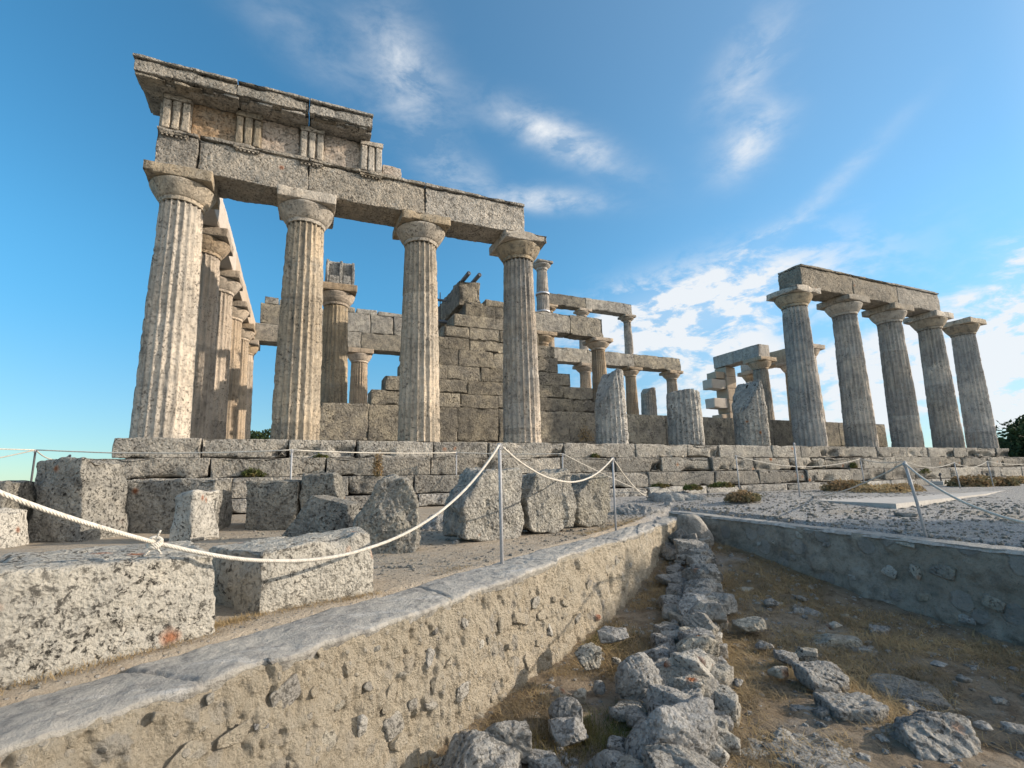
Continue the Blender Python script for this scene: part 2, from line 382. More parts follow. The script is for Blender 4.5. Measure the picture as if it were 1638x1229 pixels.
M['entdark'] = stone('cornice_limestone', (0.516, 0.455, 0.369), (0.351, 0.320, 0.272), (0.144, 0.144, 0.132), patina=0.8, spots=.85, white=.55, bd=.05, rough_sc=14, isl=.15)
M['metope'] = stone('metope_limestone', (0.551, 0.397, 0.275), (0.456, 0.378, 0.300), (0.336, 0.312, 0.270), patina=.5, spots=.35, white=.4, bd=.06, rough_sc=10)
M['step'] = stone('step_limestone', (0.566, 0.523, 0.455), (0.400, 0.381, 0.345), (0.192, 0.186, 0.180), patina=0.8, spots=1.0, white=.6, orange=.05, bd=.05, rough_sc=16, isl=.28)
M['cella'] = stone('cella_limestone', (0.487, 0.436, 0.351), (0.343, 0.315, 0.269), (0.124, 0.118, 0.112), patina=0.95, spots=1.0, white=.4, bd=.04, rough_sc=16, isl=.32)
M['new'] = stone('restored_limestone', (.62, .52, .42), (.56, .47, .38), (.46, .39, .32), patina=.4, spots=.12, white=.2, bd=.012, rough_sc=20, isl=.06)
M['inner'] = stone('inner_column_limestone', (0.639, 0.505, 0.369), (0.578, 0.470, 0.356), (0.405, 0.345, 0.285), patina=0.6, spots=0.7, white=.3, bd=.03, isl=.12, streak=True)
M['block'] = stone('block_limestone', (0.589, 0.551, 0.475), (0.460, 0.437, 0.386), (0.238, 0.230, 0.212), patina=.5, spots=.95, white=.35, orange=.34, bd=.022, sc=1.5, rough_sc=30, soft=.12)
M['blockrough'] = stone('rough_block_limestone', (0.648, 0.612, 0.528), (0.500, 0.481, 0.438), (0.176, 0.176, 0.171), patina=0.8, spots=1.0, white=.9, orange=.03, bd=.10, sc=2.2, rough_sc=9)
M['blockgrey'] = stone('grey_block_limestone', (0.494, 0.466, 0.408), (0.356, 0.345, 0.316), (0.140, 0.140, 0.135), patina=0.8, spots=1.0, white=.5, orange=.07, bd=.07, sc=1.2, rough_sc=16, isl=.1)
M['rock'] = stone('bedrock', (0.515, 0.497, 0.460), (0.370, 0.361, 0.343), (0.170, 0.170, 0.170), patina=0.65, spots=0.75, white=.4, orange=.03, bd=.04, sc=1.6, rough_sc=18, soft=.12)
M['rubble'] = stone('rubble_stone', (.46, .43, .37), (.33, .315, .29), (.21, .20, .19), patina=.5, spots=.3, white=.3, bd=.02, sc=2, rough_sc=24)

def mat_mortar():
    t = NT('lime_mortar'); co = t.coords(False)
    big = t.noise(co, 1.4, 6, .6); med = t.noise(co, 9, 8, .65); fine = t.noise(co, 70, 8, .75)
    col = t.mix(t.rng(big, .35, .65), (.62, .535, .41), (.56, .50, .40)); col = t.mix(t.rng(med, .45, .7, 0, .55), col, (.40, .345, .265))
    ye = t.noise(co, 3.2, 6, .6); col = t.mix(t.rng(ye, .55, .72, 0, .5), col, (.47, .385, .265))
    sp = t.rng(fine, .57, .64, 0, .55); col = t.mix(sp, col, (.24, .205, .16))
    v = t.N('ShaderNodeTexVoronoi', feature='F1'); v.inputs['Scale'].default_value = 26; t.L(co, v.inputs['Vector'])
    s = t.N('ShaderNodeSeparateColor'); t.L(v.outputs['Color'], s.inputs[0])
    peb = t.math('MULTIPLY', t.rng(s.outputs[0], .80, .82), t.rng(v.outputs['Distance'], .36, .30)); col = t.mix(t.math('MULTIPLY', peb, .6), col, (.50, .47, .42))
    wp = t.N('ShaderNodeVectorMath', operation='ADD'); t.L(co, wp.inputs[0]); nn_ = t.N('ShaderNodeTexNoise'); nn_.inputs['Scale'].default_value = 9; nn_.inputs['Detail'].default_value = 4; t.L(co, nn_.inputs['Vector'])
    sc_ = t.N('ShaderNodeVectorMath', operation='SCALE'); sc_.inputs['Scale'].default_value = .10; t.L(nn_.outputs['Color'], sc_.inputs[0]); t.L(sc_.outputs[0], wp.inputs[1])
    v3 = t.N('ShaderNodeTexVoronoi', feature='F1'); v3.inputs['Scale'].default_value = 8.5; t.L(wp.outputs[0], v3.inputs['Vector']); s3 = t.N('ShaderNodeSeparateColor'); t.L(v3.outputs['Color'], s3.inputs[0])
    sm = t.math('MULTIPLY', t.rng(s3.outputs[0], .62, .64), t.rng(v3.outputs['Distance'], .44, .38)); sm = t.math('MULTIPLY', sm, t.rng(t.noise(co, 1.7, 4, .6), .40, .56))
    col = t.mix(t.math('MULTIPLY', sm, .62), col, t.mix(s3.outputs[1], (.50, .48, .44), (.26, .25, .24)))
    h = t.math('ADD', t.noise(co, 30, 12, .75), t.math('MULTIPLY', t.noise(co, 1.0, 8, .7, .3, (40, 40, 14)), .8))
    h = t.math('ADD', h, t.math('MULTIPLY', peb, .4))
    h = t.math('ADD', h, t.math('MULTIPLY', t.rng(t.voro(co, 70), 0, .6), -.35)); h = t.math('ADD', h, t.math('MULTIPLY', t.noise(co, 95, 6, .8), .9))
    gr = t.noise(co, 120, 5, .8); col = t.mix(t.rng(gr, .56, .66, 0, .55), col, (.62, .58, .50)); col = t.mix(t.rng(gr, .40, .32, 0, .45), col, (.24, .20, .155))
    return t.fin(col, t.bump(h, .032))
M['mortar'] = mat_mortar()
def mat_cement():
    t = NT('grey_cement'); co = t.coords(False)
    big = t.noise(co, 2.2, 8, .6); med = t.noise(co, 14, 9, .68); st = t.noise(co, 3, 8, .65, .6, (1, 3.2, 1))
    col = t.mix(t.rng(big, .35, .65), (.46, .435, .39), (.34, .325, .30)); col = t.mix(t.rng(med, .5, .68, 0, .7), col, (.14, .14, .14))
    col = t.mix(t.rng(st, .56, .68, 0, .75), col, (.52, .51, .49))
    return t.fin(col, t.bump(t.noise(co, 30, 10, .7), .025))
M['cement'] = mat_cement()
def mat_earth():
    t = NT('packed_earth'); co = t.coords(False); sx = t.N('ShaderNodeSeparateXYZ'); t.L(co, sx.inputs[0])
    big = t.noise(co, .9, 8, .62); med = t.noise(co, 8, 8, .65); fine = t.noise(co, 60, 6, .7)
    col = t.mix(t.rng(big, .38, .62), (.47, .395, .305), (.37, .325, .265)); col = t.mix(t.rng(med, .5, .7, 0, .5), col, (.26, .19, .12))
    col = t.mix(t.rng(fine, .56, .66, 0, .7), col, (.17, .145, .12))
    gr = t.mix(t.rng(med, .4, .65), (.47, .45, .42), (.33, .32, .31)); gr = t.mix(t.rng(fine, .52, .62, 0, .8), gr, (.12, .12, .125))
    gr = t.mix(t.rng(big, .55, .68, 0, .6), gr, (.37, .31, .23))
    nx = t.math('ADD', sx.outputs[0], t.rng(t.noise(co, .8, 6, .6), 0, 1, -1.5, 1.5)); f = t.rng(nx, 6.8, 8.2)
    col = t.mix(f, col, gr)
    v = t.N('ShaderNodeTexVoronoi', feature='F1'); v.inputs['Scale'].default_value = 45; t.L(co, v.inputs['Vector'])
    s = t.N('ShaderNodeSeparateColor'); t.L(v.outputs['Color'], s.inputs[0])
    peb = t.math('MULTIPLY', t.rng(s.outputs[0], .70, .72), t.rng(v.outputs['Distance'], .42, .3)); col = t.mix(t.math('MULTIPLY', peb, .55), col, (.46, .44, .41))
    h = t.math('ADD', t.noise(co, 40, 8, .7), t.math('MULTIPLY', peb, .5)); h = t.math('ADD', h, t.math('MULTIPLY', t.rng(t.voro(co, 30), 0, .6, 1, 0), t.rng(f, 0, 1, .1, .7)))
    return t.fin(col, t.bump(h, .03))
M['earth'] = mat_earth()
def mat_soil():
    t = NT('trench_soil'); co = t.coords(False)
    big = t.noise(co, 1.1, 8, .62); med = t.noise(co, 7, 9, .68); fine = t.noise(co, 55, 8, .72)
    col = t.mix(t.rng(big, .40, .60), (.27, .21, .145), (.33, .275, .21)); col = t.mix(t.rng(med, .46, .66, 0, .75), col, (.12, .085, .055))
    g = t.noise(co, 2.6, 7, .65); col = t.mix(t.rng(g, .56, .68, 0, .7), col, (.30, .285, .265))
    col = t.mix(t.rng(fine, .55, .64, 0, .6), col, (.07, .05, .035)); st = t.noise(co, 90, 4, .6); col = t.mix(t.rng(st, .62, .70, 0, .5), col, (.42, .30, .16))
    return t.fin(col, t.bump(t.noise(co, 36, 10, .72), .04))
M['soil'] = mat_soil()
def mat_simple(name, col, var=.12, rough=.8, sc=20, bd=.004, metal=0):
    t = NT(name); co = t.coords(); n = t.noise(co, sc, 6, .65); c2 = tuple(x*(1-3*var) for x in col)
    m = t.fin(t.mix(t.rng(n, .4, .7), col, c2), t.bump(t.noise(co, sc*3, 6, .6), bd), rough); t.b.inputs['Metallic'].default_value = metal; return m
M['concrete'] = mat_simple('pale_concrete', (.52, .49, .45), .08, .9, 9, .006)
M['white_concrete'] = mat_simple('white_concrete', (.55, .52, .48), .06, .9, 14, .006)
M['steel'] = mat_simple('painted_post', (.42, .42, .43), .08, .45, 60, .001)
M['tube'] = mat_simple('galvanised_steel', (.22, .24, .27), .12, .5, 40, .001, .6)
M['band'] = mat_simple('clamp_steel', (.60, .60, .62), .05, .35, 40, .001, .5)
M['lamp'] = mat_simple('dark_lamp_metal', (.09, .09, .095), .1, .5, 30, .002)
def mat_rope():
    t = NT('white_rope'); co = t.coords(False); w = t.N('ShaderNodeTexWave', wave_type='BANDS', bands_direction='DIAGONAL'); w.inputs['Scale'].default_value = 55; t.L(co, w.inputs['Vector'])
    n = t.noise(co, 60, 4, .6); col = t.mix(t.rng(n, .4, .7), (.66, .62, .55), (.47, .43, .37)); return t.fin(col, t.bump(w.outputs['Fac'], .0012))
M['rope'] = mat_rope()
def mat_leaf(name, a, b, c=None, tr=.25):
    t = NT(name); g = t.N('ShaderNodeNewGeometry'); co = t.coords(False); n = t.noise(co, 2.0, 5, .6)
    col = t.mix(g.outputs['Random Per Island'], a, b)
    if c: col = t.mix(t.rng(n, .45, .62), col, c)
    t.b.inputs['Roughness'].default_value = .8
    m = t.fin(col)
    ts = t.N('ShaderNodeBsdfTranslucent'); t.L(col, ts.inputs[0]); mx = t.N('ShaderNodeMixShader'); mx.inputs[0].default_value = tr
    t.L(t.b.outputs[0], mx.inputs[1]); t.L(ts.outputs[0], mx.inputs[2]); t.L(mx.outputs[0], t.out.inputs[0]); return m
M['dry'] = mat_leaf('dry_grass', (.50, .38, .21), (.38, .27, .14), (.26, .20, .12))
M['green'] = mat_leaf('green_herb', (.07, .10, .03), (.13, .14, .05), (.16, .12, .05))
M['shrub'] = mat_leaf('dry_shrub', (.30, .22, .12), (.34, .22, .12), (.16, .15, .08))
M['leaf'] = mat_leaf('tree_foliage', (.035, .055, .022), (.06, .085, .03), (.025, .04, .018), .15)
M['bark'] = mat_simple('bark', (.10, .08, .06), .15, .9, 12, .03)

# ------------------------------------------------------------------ ground
WL0 = np.array([1.82, -9.05]); WLd = np.array([7.95-1.82, -4.72+9.05]); WLL = float(np.linalg.norm(WLd)); WLd = WLd/WLL; WLn = np.array([WLd[1], -WLd[0]])   # outward (to the trench)
RX = 7.92                                                                   # face of the right retaining wall
def gz(x, y):
    t = sstep(6.3, 10.5, x+.0*y); zr = -1.27 - .055*np.maximum(0, -4.2-y)
    z = (-1.46)*(1-t)+zr*t
    z = z+.12*sstep(-3.2, -1.5, y)*(1-t)
    far = np.sqrt((x-12)**2+(y-3)**2); z = z-.02*np.maximum(0, far-26)
    return z
def axis(segs):
    out = [segs[0][0]]
    for a, b, st in segs: out += list(np.linspace(a, b, max(2, int(round((b-a)/st))+1))[1:])
    return np.array(out)
gx = axis([(-60, -8, 2.0), (-8, 0, .2), (0, 14, .05), (14, 26, .12), (26, 90, 2.0)]); gy = axis([(-60, -16, 2.0), (-16, -10.4, .2), (-10.4, -2.2, .05), (-2.2, 0, .2), (0, 80, 2.0)])
A, B = np.meshgrid(gx, gy, indexing='ij'); x, y = A.ravel(), B.ravel(); P3 = np.stack([x, y, 0*x], 1)
zz = gz(x, y) + .02*fbm(P3, .9, 4, 3) + .008*fbm(P3, 7, 3, 5)
F = gridF(len(gx), len(gy))
def sdL(x, y): return (x-WL0[0])*WLn[0]+(y-WL0[1])*WLn[1]
zz = zz-.07*sstep(-.44, -.36, sdL(x, y))*(x < 8.6)
cxF = x[F].mean(1); cyF = y[F].mean(1)
inside = (sdL(cxF, cyF) > -.16) & (cxF < RX+.12)
terr = MB().add(np.stack([x, y, zz], 1), F[~inside])
tag(terr.build('ground', M['earth']), 'packed pale earth and grey gravel around the ruin', None, None, 'structure')
# floor of the sunken strip between the two walls
gx = axis([(-6, 1.5, .12), (1.5, 8.6, .03)]); gy = axis([(-15, -10.2, .15), (-10.2, -3.6, .03)])
A, B = np.meshgrid(gx, gy, indexing='ij'); x, y = A.ravel(), B.ravel(); P3 = np.stack([x, y, 0*x], 1)
def tz(x, y):
    x = np.asarray(x, float); y = np.asarray(y, float); d = np.hypot(x-8.0, y+4.9)
    pr = np.array([(7.6, -5.2), (6.9, -6.0), (6.2, -6.8), (5.35, -7.57), (4.75, -8.15), (4.25, -8.6), (3.85, -9.0), (3.4, -9.5)]); dm = np.full(x.shape, 9.0)
    for q0, q1 in zip(pr[:-1], pr[1:]):
        e = q1-q0; tt = np.clip(((x-q0[0])*e[0]+(y-q0[1])*e[1])/(e@e), 0, 1); dm = np.minimum(dm, np.hypot(x-q0[0]-tt*e[0], y-q0[1]-tt*e[1]))
    return -2.24+.07*np.exp(-(dm/.2)**2)+.50*np.exp(-(d/2.3)**2)+.10*sstep(6.0, 2.0, x)*sstep(-9.5, -7.5, y)+.0*x
ridge = np.abs(fbm(P3, 1.7, 4, 31)); bed = sstep(.05, .3, fbm(P3, 1.1, 3, 21))
zz = tz(x, y)+.05*fbm(P3, 1.3, 4, 11)+.025*fbm(P3, 6, 4, 12)+.012*fbm(P3, 26, 3, 13)
F = gridF(len(gx), len(gy)); cxF = x[F].mean(1); cyF = y[F].mean(1)
keep = (sdL(cxF, cyF) > -.25) & (cxF < RX+.25)
tag(MB().add(np.stack([x, y, zz], 1), F[keep]).build('trench_floor', M['soil']), 'brown soil floor of the sunken strip', None, None, 'structure')
# the land beyond, dropping away from the hilltop out to the horizon
a = np.linspace(0, 2*pi, 97)[:-1]; R_ = np.array([0, 40, 70, 110, 200, 500, 1500, 7000.]); Z_ = np.array([-4, -4, -5, -8, -14, -22, -30, -60.])
V = np.concatenate([np.stack([12+r*np.cos(a), 3+r*np.sin(a), np.full(96, z_)], 1) for r, z_ in zip(R_[1:], Z_[1:])]); V = np.concatenate([[[12, 3, -4]], V])
i = 1+np.arange(7*96).reshape(7, 96); j = np.roll(i, -1, 1); mb = MB(); mb.add(V, np.stack([i[:-1], j[:-1], j[1:], i[1:]], -1).reshape(-1, 4)); mb.F.append(np.stack([np.zeros(96, int), i[0], j[0]], -1))
M['land'] = mat_leaf('scrub_land', (.12, .12, .06), (.16, .14, .08), (.20, .17, .10), 0.0)
tag(mb.build('hillside', M['land']), 'scrubby hillside falling away to the horizon', None, None, 'structure')
# ------------------------------------------------------------------ temple platform (three steps and a footing course)
XA, XB, YA, YB = -.56, 28.25, -.56, 13.21
plat = thing('temple_platform', 'long platform of three weathered stone steps carrying all the temple columns', 'temple steps', (0, 0, 0))
def pocket(depth, sd, low=True):
    def fn(V, n):
        m = sstep(.12, .38, fbm(V+sd*7.7, 1.5, 3, sd))
        zrel = (V[:, 2]-V[:, 2].min())/np.ptp(V[:, 2])
        return -depth*m*sstep(.75, .35, zrel)*(np.abs(n[:, 2]) < .7)
    return fn
def course(mb, e, z0, z1, rs, vox, wmin=1.1, wmax=2.1, d=.7, amp=.014, pk=.12, chip=.05):
    """One course of blocks round the platform, its outer face e metres outside the stylobate edge."""
    x = XA-e
    while x < XB+e-.05:
        w = min(rs.uniform(wmin, wmax), XB+e-x)
        if XB+e-x-w < .5: w = XB+e-x
        g = rs.uniform(.002, .011); yo = rs.uniform(-.02, .012)
        near = x < 8
        bx(mb, x+g, x+w-g, YA-e+yo, YA-e+d, z0+.002, z1+rs.uniform(-.012, .0), vox=vox*(1 if near else 1.25), c=.016, amp=amp, freq=4, chip=chip*rs.uniform(.2, 1.5), fine=.006, fn=pocket(pk*rs.uniform(0, 1.6), rs.randint(999)))
        x += w
    for xs_, sg in ((XA-e, 1), (XB+e, -1)):
        y = YA-e+d+.01
        while y < YB+e-.05:
            w = min(rs.uniform(wmin, wmax), YB+e-y)
            xa, xb = (xs_, xs_+d) if sg > 0 else (xs_-d, xs_)
            bx(mb, xa, xb, y+.01, y+w-.01, z0+.002, z1-.005, vox=.12, c=.03, amp=amp, freq=4); y += w
rs = np.random.RandomState(5)
mb = MB(); course(mb, 0, -.36, 0, rs, .045); bx(mb, XA+.6, XB-.6, YA+.6, YB, -.36, -.012, vox=1.0, c=.01, amp=0); mb.build('stylobate', M['step'], plat)
mb = MB(); course(mb, .33, -.72, -.362, rs, .045, pk=.15, chip=.08); mb.build('middle_step', M['step'], plat)
mb = MB(); course(mb, .66, -1.08, -.722, rs, .045, pk=.10); mb.build('bottom_step', M['step'], plat)
mb = MB(); course(mb, .80, -1.32, -1.082, rs, .05, d=.9, pk=.05); mb.build('footing_course', M['step'], plat)
# a knocked-off corner and shadowed core
mb = MB(); bx(mb, XA+.3, XB-.3, YA+.3, YB-.3, -1.5, -.4, vox=2, c=.01, amp=0); mb.build('core', M['cella'], plat)

# ------------------------------------------------------------------ columns
def fluted(r0, r1, H, nf=20, sub=5, dz=.045, depth=.064, wear=.5, seed=1, rough=.006, top=None, flute_from=0.0, drums=(), spine=None):
    """A Doric shaft: 20 shallow flutes meeting in arrises, entasis, worn patches, drum joints; top(x,y) cuts it off ragged."""
    nth = nf*sub; nz = int(H/dz)+2
    th = np.linspace(0, 2*pi, nth, endpoint=False); zc = np.linspace(0, H, nz)
    T, Z = np.meshgrid(th, zc); t = T.ravel(); z = Z.ravel()
    h = z/H
    R = r0+(r1-r0)*h+.012*np.sin(pi*h)
    u = (t*nf/(2*pi)) % 1.0
    fl = 1-(2*u-1)**2
    d = np.stack([np.cos(t), np.sin(t), 0*t], 1); P = d*R[:, None]+np.stack([0*z, 0*z, z], 1); off = np.array([seed*2.7, seed*5.1, seed*.9])
    w = sstep(-.25, .35, fbm(P+off, 1.1, 4, seed)); w2 = sstep(.0, .3, fbm(P+off, 2.3, 4, seed+4))
    keep = 1-wear*w
    r = R-depth*r0*2*fl*keep*(h >= flute_from)
    r = r-.018*w*wear
    r = r+rough*fbm(P+off, 5, 4, seed+1)+.6*rough*fbm(P+off, 19, 3, seed+2)
    r = r-.024*np.maximum(0, fbm(P*np.array([1, 1, .45])+off, 3.2, 4, seed+3)-.26)*2.2
    arr = (1-fl)**3; r = r-.013*arr*sstep(.05, .4, fbm(P+off, 7, 3, seed+8))
    for zd in drums: r = r-.012*np.exp(-((z-zd)/.022)**2)
    if top is not None:
        zt = top(r*np.cos(t), r*np.sin(t)); zt = zt+.05*fbm(P*np.array([1, 1, 0])+off, 4, 3, seed)
        z = np.minimum(z, zt)
    V = np.stack([r*np.cos(t), r*np.sin(t), z], 1)
    i = np.arange(nz*nth).reshape(nz, nth); j = np.roll(i, -1, 1)
    F = [np.stack([i[:-1], j[:-1], j[1:], i[1:]], -1).reshape(-1, 4)]
    # cap
    last = V[i[-1]]; Vs = [V]; n = len(V); prev = i[-1]
    for k, s in enumerate((.8, .55, .3, .08)):
        xy = last[:, :2]*s; zz_ = last[:, 2] if top is None else top(xy[:, 0], xy[:, 1])+.05*fbm(np.stack([xy[:, 0], xy[:, 1], 0*xy[:, 0]], 1)+off, 4, 3, seed)
        Vs.append(np.stack([xy[:, 0], xy[:, 1], zz_], 1)); cur = n+np.arange(nth); n += nth
        F.append(np.stack([prev, np.roll(prev, -1), np.roll(cur, -1), cur], -1)); prev = cur
    return np.concatenate(Vs), F
def column(name, label, X, Y, group, H=5.27, r0=.475, r1=.378, mat='col', seed=1, z0=0.0, ab=.58, detail=1, wear=.5, capmat=None, drums=(1.3, 2.5, 3.7), abchip=.03, caph=.605, broken=None, wide=None):
    root = thing(name, label, 'column', (X, Y, z0), 0, group)
    sub = 5 if detail > 0 else 4; dz = .045 if detail > 0 else .10
    if broken is not None:
        mb = MB(); V, Fs = fluted(r0, r1, broken[0], sub=6, dz=.04, seed=seed, wear=wear, rough=.022, top=broken[1], drums=())
        mb.V.append(V.astype(np.float32)); mb.F += Fs; mb.n += len(V); mb.build('shaft', M[mat], root); return root
    zn = H-caph
    mb = MB(); V, Fs = fluted(r0, r1, zn, sub=sub, dz=dz, seed=seed, wear=wear, drums=drums); mb.V.append(V.astype(np.float32)); mb.F += Fs; mb.n += len(V)
    mb.build('shaft', M[mat], root)
    ah = caph*.38; eh = caph-ah; s = ab
    prof = [(r1-.02, zn-.002), (r1+.012, zn+.0), (r1+.012, zn+.016), (r1+.004, zn+.02), (r1+.022, zn+.04), (r1+.014, zn+.046), (r1+.03, zn+.066), (r1+.024, zn+.072)]
    for k in np.linspace(0, 1, 14):
        prof.append((r1+.03+(s*.985-r1-.03)*(k**.92), zn+.072+(eh-.115)*(k**1.18)))
    prof += [(s*.992, zn+eh-.022), (s*.97, zn+eh), (s*.3, zn+eh+.002)]
    V, F = lathe(prof, 64 if detail > 0 else 32); P = V.copy(); off = np.array([seed*3.3, seed, seed*2.2])
    dd_ = V.copy(); dd_[:, 2] = 0; dd_ /= np.maximum(np.linalg.norm(dd_, axis=1, keepdims=True), 1e-6)
    V = V+dd_*(.012*fbm(P+off, 6, 4, seed)-.05*np.maximum(0, fbm(P+off, 2.5, 3, seed+2)-.2))[:, None]
    mb = MB().add(V, F); mb.build('echinus', M[capmat or mat], root)
    mb = MB(); bx(mb, -s, s, -s, s, zn+eh+.003, H-.002, vox=.05 if detail > 0 else .12, c=.018, amp=.012, freq=4, chip=abchip, fine=.004); mb.build('abacus', M[capmat or mat], root)
    return root
XS = [0]+[2.325+2.56*i for i in range(10)]+[2.325*2+2.56*9]
g = 'columns along the front of the temple'
lab = {0: 'thick fluted corner column under the cornice, leftmost in the front row', 1: 'tall fluted column second from the left corner of the front row',
       2: 'tall fluted column third from the left corner, in front of the stepped masonry wall', 3: 'tall fluted column under the right end of the long left architrave',
       7: 'lichen mottled column at the left end of the separate right colonnade', 8: 'second column of the right colonnade, under a joint of its architrave',
       9: 'middle column of the five in the right colonnade', 10: 'column under the right end of the right colonnade architrave', 11: 'lone column carrying no beam at the right end of the front row'}
for i, l in lab.items():
    column('fluted_column', l, XS[i], 0, g, mat='col' if i < 3 else 'colgrey', capmat='col', seed=3+i, wear=(.30 if i < 4 else .45), abchip=.06 if i in (2, 3, 7) else .03,
           drums=[(1.1, 2.4, 3.6), (1.4, 2.9), (1.25, 2.3, 3.4), (2.2, 3.3), (1.6, 3.1), (1.5,), (1.9, 3.6), (2.05, 3.2), (.9, 2.2, 3.5)][list(lab).index(i)])
g2 = 'broken column stumps on the front step'
column('broken_column', 'broken fluted column stump with slanting pointed top beside the cella wall', XS[4]+.05, 0, g2, mat='step', seed=41, r0=.43, r1=.37, wear=.2,
       broken=(2.1, lambda x, y: np.clip(1.98+2.1*np.minimum(0, x-.05), .9, 2.0)))
column('broken_column', 'broken fluted column stump with rounded flat top, middle of the three stumps', XS[5], 0, g2, mat='step', seed=42, r0=.485, r1=.45, wear=.4,
       broken=(1.75, lambda x, y: 1.55-.9*np.maximum(0, np.abs(x+.05)-.2)**1.4))
column('broken_column', 'jagged column stump rising to a peak beside the right colonnade', XS[6], 0, g2, mat='step', seed=43, r0=.485, r1=.44, wear=.8,
       broken=(2.3, lambda x, y: np.clip(2.0-1.9*np.abs(x-.1)**1.1, .9, 2.1)))
g3 = 'columns along the left short side'
for k, (Y, l) in enumerate(((2.395, 'fluted column close behind the left corner column'), (5.015, 'column third along the left short side, pale in the sun'), (7.635, 'column fourth along the left short side, mostly hidden'),
                            (10.255, 'column fifth along the left short side, near the back corner'), (12.65, 'rear corner column at the far end of the left short side'))):
    column('fluted_column', l, 0, Y, g3, mat='inner', capmat='inner', seed=60+k, wear=.4)
g4 = 'columns along the rear side'
column('fluted_column', 'rear row column seen just right of the second front column', XS[1], 12.65, g4, mat='inner', seed=70, detail=0)
column('fluted_column', 'slender looking rear row column standing free in the gap of blue sky', XS[2], 12.65, g4, mat='inner', seed=71, detail=0)
column('fluted_column', 'rear row column hidden behind the third front column', XS[3], 12.65, g4, mat='inner', seed=72, detail=0)
column('broken_column', 'distant broken column with rounded top between the inner columns', 21.75, 12.65, 'rear stumps', mat='colgrey', seed=73, r0=.49, r1=.43, wear=.6,
       broken=(4.6, lambda x, y: 4.35-1.2*np.maximum(0, -(x)-.05)))
column('fluted_column', 'porch column topped by a grooved block, behind the second front column', 3.3, 5.0, 'porch columns', mat='col', capmat='inner', seed=75, wear=.6)
column('fluted_column', 'right porch column ending the short far beam', 25.15, 7.6, 'porch columns', mat='colgrey', capmat='inner', seed=76, detail=0)
column('fluted_column', 'right porch column behind the first column of the right colonnade', 25.2, 5.0, 'porch columns', mat='inner', seed=77, detail=0)
for Y, l in ((7.635, 'right end column half hidden behind the right colonnade'), (10.255, 'right end column whose capital peeps out under the short far beam')):
    column('fluted_column', l, XS[11], Y, 'columns along the right short side', mat='inner', seed=int(80+Y), detail=0)
# two storeys of small columns inside the cella
gi = 'small inner columns of the lower storey'; gu = 'small inner columns of the upper storey'
for X, Y, l in ((10.35, 4.4, 'lower inner column just right of the fourth front column'), (12.75, 4.4, 'stout lower inner column under the right end of the nearer inner beam'),
                (14.55, 8.2, 'lower inner column of the farther row, behind the nearer one'), (17.1, 8.2, 'lower inner column beneath the tall upper column'), (19.6, 8.2, 'lower inner column under the right end of the farther inner beam'), (12.1, 8.2, 'lower inner column at the left end of the farther row')):
    column('small_column', l, X, Y, gi, H=4.28, r0=.33, r1=.25, ab=.43, caph=.42, z0=.02, mat='inner', seed=int(90+X+Y*3), detail=0, wear=.3)
uc = column('small_column', 'upper inner column ringed with steel bands and carrying nothing', 10.45, 4.4, gu, H=2.0, r0=.24, r1=.19, ab=.33, caph=.32, z0=5.06, mat='colgrey', seed=131, detail=0, wear=.3, drums=())
for zb in (.72, .03):
    V, F = lathe([(.25, zb), (.262, zb), (.262, zb+.07), (.25, zb+.07)], 32); MB().add(V, F).build('clamp_band', M['band'], uc)
for X, l, m in ((12.75, 'upper inner column at the left end of the top beam', 'inner'), (14.55, 'upper inner column under the middle of the top beam', 'inner'), (17.1, 'dark patched upper inner column under the right end of the top beam', 'colgrey')):
    column('small_column', l, X, 8.2, gu, H=1.98, r0=.22, r1=.175, ab=.33, caph=.34, z0=4.97, mat=m, seed=int(140+X), detail=0, wear=.3, drums=())

# ------------------------------------------------------------------ beams
# front left entablature
ent = thing('entablature', 'carved entablature with triglyphs and cornice resting on the four left front columns', 'entablature', (0, 0, 5.27))
zA = 0.0
def arch(x0, x1, lab=None, sd=0, mat='ent'):
    mb = MB(); bx(mb, x0+.006, x1-.006, -.42, .42, .0, .735, vox=.032, c=.014, amp=.020, freq=7, chip=.035, fine=.012)
    bx(mb, x0+.006, x1-.006, -.47, .40, .737, .812, vox=.032, c=.012, amp=.012, freq=8, chip=.05, fine=.006)
    o = mb.build('architrave_block', M[mat], ent); return o
for x0, x1 in ((-.45, .27), (.27, 2.33), (2.33, 4.885), (4.885, 7.46)): arch(x0, x1)
TX = [-.15, 1.13, 2.37, 3.63]
for i, xt in enumerate(TX):
    mb = MB(); w = .245; zb, zt = .816, 1.56
    bx(mb, xt-w, xt+w, -.36, -.1, zb, zt, vox=.04, c=.008, amp=.006, freq=6)           # back slab
    for k in (-1, 0, 1): bx(mb, xt+k*.165-.068, xt+k*.165+.068, -.455, -.355, zb+.003, zt-.12, vox=.03, c=.026, amp=.008, freq=7, fine=.004, chip=.02)
    bx(mb, xt-w-.01, xt+w+.01, -.465, -.358, zt-.118, zt-.002, vox=.03, c=.01, amp=.006, freq=7, chip=.03)
    if i == 0:
        for k in (-1, 0, 1): bx(mb, -.452, -.392, .16+k*.165-.32, .16+k*.165-.21, zb+.003, zt-.12, vox=.04, c=.03, amp=.006)
    t = mb.build('triglyph', M['col'], ent)
    mb = MB(); bx(mb, xt-w, xt+w, -.475, -.40, .675, .733, vox=.03, c=.01, amp=.008, freq=9, chip=.03)
    for k in range(6): bx(mb, xt-w+.03+k*.078, xt-w+.07+k*.078, -.468, -.42, .64, .674, vox=.03, c=.008, amp=.003)
    mb.build('regula', M['ent'], ent)
